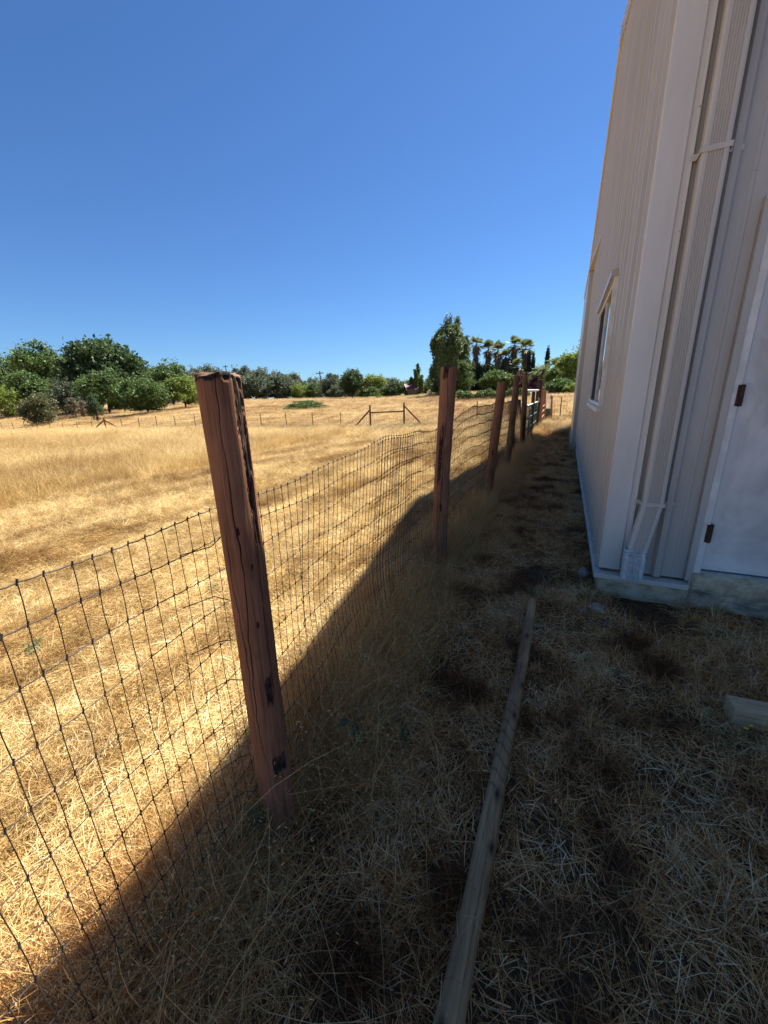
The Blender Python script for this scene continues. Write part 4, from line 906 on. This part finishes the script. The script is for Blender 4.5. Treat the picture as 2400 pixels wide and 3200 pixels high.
T(1356, 1166, 56, 76, 'bush', 'mid', 'green tree left of the big poplar', group=GC, dens=1.1, trunk=.06)
T(1350, 1215, 36, 68, 'mound', 'pampas', 'pale plume grass clump left of the second post', 'grass clump', 'pampas_grass', .0, None, .7)
T(954, 1248, 122, 41, 'mound', 'mid', 'low wide green shrub alone in the dry field', 'shrub', 'mound_shrub', .0, None, 1.6, lsize=.6)
# far-off wood that closes the gaps behind the single trees
def wood_mass(name, prof, Y, mat, n, seed, label):
    g = np.random.default_rng(seed); px = g.uniform(prof[0][0], prof[-1][0], n); t = g.random(n)**.7
    top = np.interp(px, [p[0] for p in prof], [p[1] for p in prof])+7*np.sin(px*.11)+5*np.sin(px*.053+2)+4*np.sin(px*.31)
    Yd = Y+g.uniform(-5, 5, n); r = R @ np.stack([px-CX, top-CY, np.full(n, F)]); P = r*(Yd/r[1]); x = P[0]; z0 = terr(x, Yd)
    C_ = np.stack([x, Yd, z0+(P[2]+EYE-z0)*t], 1)+g.normal(0, .35, (n, 3))
    bc = np.clip(.3+.3*np.sin(x*.7)+.25*np.sin(x*1.9+t*6)+g.normal(0, .15, n), 0, 1)
    V, Fq, A = leaves(C_, .34*Y/90, g, bc=bc); o = mesh_np(name, V, Fq, LM[mat], None, {'bc': A}); o['kind'] = 'stuff'; o['label'] = label; o['category'] = 'woods'
wood_mass('background_woods', [(-200, 1140), (200, 1140), (420, 1148), (600, 1160), (700, 1175), (850, 1180), (1000, 1205), (1200, 1208), (1420, 1200)], 96, 'oak', 40000, 5, 'dim grey green woods closing the gaps behind the field trees')
wood_mass('far_undergrowth', [(1440, 1188), (1475, 1148), (1600, 1142), (1650, 1160), (1700, 1170), (1850, 1160)], 98, 'dark', 14000, 6, 'dark green undergrowth behind the palms')
# right group
T(1410, 977, 106, 66, 'poplar', 'poplar', 'tallest tree, a big grey green poplar behind the second post', group=GR, dens=1.9, trunk=.04, lsize=.75)
T(1452, 1110, 66, 64, 'bush', 'mid', 'bright lower foliage right at the foot of the big poplar', group=GR, dens=1.5, trunk=.03)
T(1385, 1150, 60, 68, 'bush', 'mid', 'green bush left at the foot of the big poplar', 'bush', 'bush', .03, GR, 1.)
T(1553, 1158, 92, 78, 'dome', 'mid', 'wide flat domed tree in front of the palms', group=GR, dens=1.8, trunk=.1)
T(1622, 1167, 64, 80, 'bush', 'purple', 'dark purple leaved shrub left of the fifth post', 'shrub', 'purple_shrub', .03, GR, 1.1)
T(1672, 1172, 50, 80, 'bush', 'purple', 'dark purple leaved shrub right of the fifth post', 'shrub', 'purple_shrub', .03, GR, 1.)
T(1684, 1138, 58, 84, 'bush', 'mid', 'green tree right of the narrow cypresses', group=GR, dens=1.1, trunk=.06)
T(1738, 1146, 60, 74, 'dome', 'mid', 'flat topped green tree behind the low shrub near the building', group=GR, dens=1.3, trunk=.1)
T(1765, 1103, 46, 90, 'round', 'dark', 'dark tree behind the lime green tree', group=GR, dens=1., trunk=.15)
T(1808, 1072, 96, 64, 'round', 'lime', 'lime green tree touching the edge of the building', group=GR, dens=2.2, trunk=.12)
T(1757, 1178, 94, 58, 'bush', 'mid', 'low rounded green shrub in front of the lime green tree', 'shrub', 'shrub', .03, GR, 1.4)
T(1790, 1195, 60, 56, 'bush', 'lime', 'small bright shrub against the edge of the building', 'shrub', 'shrub', .03, GR, .9)
for k, (px, yt, w_, Y, l_) in enumerate(((1656, 1092, 17, 88, 'left of the two narrow dark cypresses behind the fifth post'), (1669, 1090, 16, 88, 'right of the two narrow dark cypresses behind the fifth post'), (1715, 1075, 18, 95, 'single tall narrow cypress rising above the green trees'))):
    T(px, yt, w_, Y, 'cypress', 'cyp', l_, name='cypress', group='narrow cypresses', dens=1.4, trunk=.02)
for k, (px, yt, l_) in enumerate(((1482, 1140, 'leftmost dark column of the clipped cypress row under the palms'), (1497, 1128, 'second dark column from the left in the cypress row under the palms'), (1511, 1132, 'third dark column from the left in the cypress row under the palms'),
        (1526, 1126, 'fourth dark column from the left in the cypress row under the palms'), (1541, 1133, 'fifth dark column from the left in the cypress row under the palms'), (1570, 1135, 'second to last dark column of the cypress row under the palms'), (1600, 1132, 'rightmost dark column of the cypress row under the palms'))):
    T(px, yt, 26, 90+k % 2, 'cypress', 'cyp', l_, name='cypress', group='cypress row under the palms', dens=1.2, trunk=.02)
# hedge row: rough vineyard-like strip
e = tag(empty('hedge', (0, 50, 0)), 'low clipped green hedge crossing the field behind the third post', 'hedge')
g = np.random.default_rng(9); xa, xb = atY(1424, 1240, 47)[0], atY(1655, 1240, 47)[0]; n = 5200
x_ = g.uniform(xa, xb, n); u_ = g.uniform(-1, 1, n); hh = .95+.2*np.sin(x_*2.1)+.12*np.sin(x_*5.3)
z_ = terr(x_, x_*0+47)+g.random(n)**.6*hh*np.sqrt(1-u_**2*.7); V, Fq, A = leaves(np.stack([x_, 47+u_*.6, z_], 1), .10, g)
o = mesh_np('foliage', V, Fq, LM['mid'], e, {'bc': A}); o.location = (0, -50, 0)
# fan palms
def palm(px, yt, Y, label, fan=True, hw=1., seed=0):
    g = np.random.default_rng(500+seed); c = atY(px, yt, Y); x0 = c[0]; z0 = float(terr(x0, Y)); H = c[2]-z0; R_ = (1.9 if fan else 2.3)*hw; hc = H-R_*(.95 if fan else .75)
    e = tag(empty('palm_tree', (x0, Y, z0)), label, 'palm', 'palms beyond the path')
    b = MB(); b.tube([(0, 0, -.2), (.1, 0, H*.4), (0, .05, hc)], [.34, .26, .22], 9); b.build('trunk', M_BARK, e)
    def frond(b_v, b_f, b_a, dirv, L, bcv, droop):
        d = dirv/np.linalg.norm(dirv); s = np.cross(d, [0, 0, 1.]); s /= np.linalg.norm(s)+1e-6; u = np.cross(s, d)
        o = np.array([0, 0, hc])
        if fan:
            hub = o+d*L*.45; m = 13
            for k in range(m):
                t = (k/(m-1)-.5)*2.5; dd_ = d*math.cos(t)+s*math.sin(t); l = L*.58*(1-.25*abs(t)/1.25); tip = hub+dd_*l+np.array([0, 0, -droop*l*.4]); mid = hub+dd_*l*.55
                w_ = np.cross(dd_, u)*.085*L*.5+u*.02; n = len(b_v); b_v += [hub, mid+w_, tip, mid-w_]; b_f.append((n, n+1, n+2, n+3)); b_a += [bcv]*4
            n = len(b_v); w_ = s*.02; b_v += [o-w_, hub-w_, hub+w_, o+w_]; b_f.append((n, n+1, n+2, n+3)); b_a += [bcv]*4
        else:
            m = 16
            for k in range(m):
                t = k/m; p = o+d*L*t+np.array([0, 0, -droop*L*t*t*.9]); 
                for sg in (-1, 1):
                    q = p+s*sg*.42*math.sin((t*.85+.15)*math.pi)**.6+d*.25+np.array([0, 0, -.15]); n = len(b_v)
                    b_v += [p, p*.5+q*.5+d*.06, q, p*.5+q*.5-d*.04]; b_f.append((n, n+1, n+2, n+3)); b_a += [bcv]*4
    V, Fq, A = [], [], []
    for k in range(44 if fan else 46):
        t = g.uniform(0, 6.28); el = -.7+2.25*g.random()**.75 if fan else g.uniform(0, 1.2)
        frond(V, Fq, A, np.array([math.cos(t)*math.cos(el), math.sin(t)*math.cos(el), math.sin(el)]), R_*g.uniform(.65, 1.25), g.random(), g.uniform(.0, .45) if fan else .5)
    mesh_np('fronds', V, Fq, LM['palm'], e, {'bc': A})
    if fan:
        V, Fq, A = [], [], []; SL = H*g.uniform(.22, .40)
        for k in range(420):
            t = g.uniform(0, 6.28); z = hc-.1-SL*g.random()**1.3; r0 = .28; L = g.uniform(.7, 1.3); out_ = g.uniform(.3, 1.5)*(1-.6*(hc-z)/SL)
            p = np.array([math.cos(t)*r0, math.sin(t)*r0, z]); tip = np.array([math.cos(t)*(r0+out_), math.sin(t)*(r0+out_), z-L]); s = np.array([-math.sin(t), math.cos(t), 0])*g.uniform(.05, .16)
            n = len(V); V += [p, (p+tip)/2+s, tip, (p+tip)/2-s]; Fq.append((n, n+1, n+2, n+3)); A += [g.random()]*4
        mesh_np('dead_skirt', V, Fq, LM['dead'], e, {'bc': A})
    return e
palm(1490, 1048, 92, 'leftmost fan palm with brown skirt, right next to the big poplar', seed=1)
palm(1528, 1063, 94, 'second fan palm from the left', seed=2); palm(1558, 1066, 90, 'third fan palm from the left, long pale skirt', seed=3)
palm(1582, 1090, 92, 'shorter fan palm in the middle of the palm group', seed=4, hw=.9); palm(1610, 1050, 94, 'tall fan palm, fifth from the left', seed=5)
palm(1645, 1057, 90, 'rightmost tall fan palm above the fifth post', seed=6, hw=1.05); palm(1617, 1120, 86, 'low fan palm below the two right tall ones', seed=7, hw=.8)
palm(1700, 1124, 80, 'feathery palm right of the cypresses', fan=False, seed=8); palm(1740, 1108, 84, 'taller feathery palm left of the lime green tree', fan=False, seed=9)

# ------------------------------------------------------------------ far buildings and poles
def shed(px, py, Y, w_, d_, h, rh, roofm, wallm, label, name='shed', rz=0):
    p = atY(px, py, Y); z0 = float(terr(p[0], Y)); e = tag(empty(name, (p[0], Y, z0), rz), label, 'shed' if name == 'shed' else 'house')
    b = MB(); b.prism([(-w_/2, -.3), (w_/2, -.3), (w_/2, h), (0, h+rh), (-w_/2, h)], -d_/2, d_/2); b.build('wall', wallm, e)
    b = MB(); o_ = .35
    for sg in (-1, 1):
        b.prism([(0, h+rh+.03), (sg*(w_/2+o_), h-o_*rh/(w_/2)+.03), (sg*(w_/2+o_), h-o_*rh/(w_/2)+.13), (0, h+rh+.15)], -d_/2-.3, d_/2+.3)
    b.build('roof', roofm, e)
    b = MB()
    for sg in (-1, 1): b.prism([(0, h+rh-.08), (sg*(w_/2+o_), h-o_*rh/(w_/2)-.08), (sg*(w_/2+o_), h-o_*rh/(w_/2)+.14), (0, h+rh+.16)], -d_/2-.36, -d_/2-.31)
    b.build('barge_board', M_WHITE, e)
    b = MB(); b.box((-.45, -d_/2-.05, -.1), (.45, -d_/2-.005, min(h, 2.0))); b.build('door', M_DK, e)
    return e
a = NT('red_metal_roof'); M_RR = a.pbr((.13, .05, .04), .7)
a = NT('tan_tile_roof'); M_TR = a.pbr((.40, .28, .20), .8)
a = NT('grey_roof'); M_GR = a.pbr((.30, .30, .31), .7)
a = NT('pale_stucco'); M_STU = a.pbr((.50, .42, .38), .9)
M_WD = wood_mat('old_board_wall', (.16, .12, .09), (.05, .04, .03))
shed(1284, 1232, 71, 1.7, 1.9, 1.3, .7, M_RR, M_WD, 'small shed with reddish roof half hidden by bushes', rz=D(-48))
shed(1176, 1220, 80, 5, 4, 2.1, 1.1, M_TR, M_WD, 'barely visible shed behind the yellow green tree', rz=D(60))
shed(1474, 1180, 104, 7, 7, 3.2, 1.4, M_TR, M_STU, 'pink stucco house glimpsed left of the palms', 'house', D(70))
shed(1630, 1170, 100, 5, 5, 3.6, 1.5, M_TR, M_STU, 'tan roofed house glimpsed between the palms', 'house', D(80))
shed(592, 1195, 74, 9, 7, 4.2, 1.4, M_GR, M_STU, 'grey roofed house showing between trees left of the nearest post', 'house', D(75))
def upole(px, ytop, Y, label):
    p = atY(px, ytop, Y); z0 = float(terr(p[0], Y)); h = p[2]-z0; e = tag(empty('utility_pole', (p[0], Y, z0)), label, 'utility pole', 'utility poles over the tree line')
    b = MB(); b.tube([(0, 0, -.5), (0, 0, h)], [.22, .15], 8); b.build('pole_shaft', M_DK, e)
    b = MB(); b.box((-1.3, -.2, h-.7), (1.3, -.05, h-.5)); b.build('crossarm', M_DK, e)
    b = MB(); b.tube([(.35, -.1, h-2.4), (.35, -.1, h-1.4)], .28, 10); b.build('transformer', M_GALV, e)
    b = MB()
    for x in (-1.2, -.5, .5, 1.2): b.tube([(x, -.12, h-.5), (x, -.12, h-.3)], .06, 6)
    b.build('insulators', M_DK, e)
upole(999, 1160, 105, 'utility pole with transformer in the gap of the middle tree line')
upole(704, 1141, 120, 'utility pole just above the top of the nearest post')
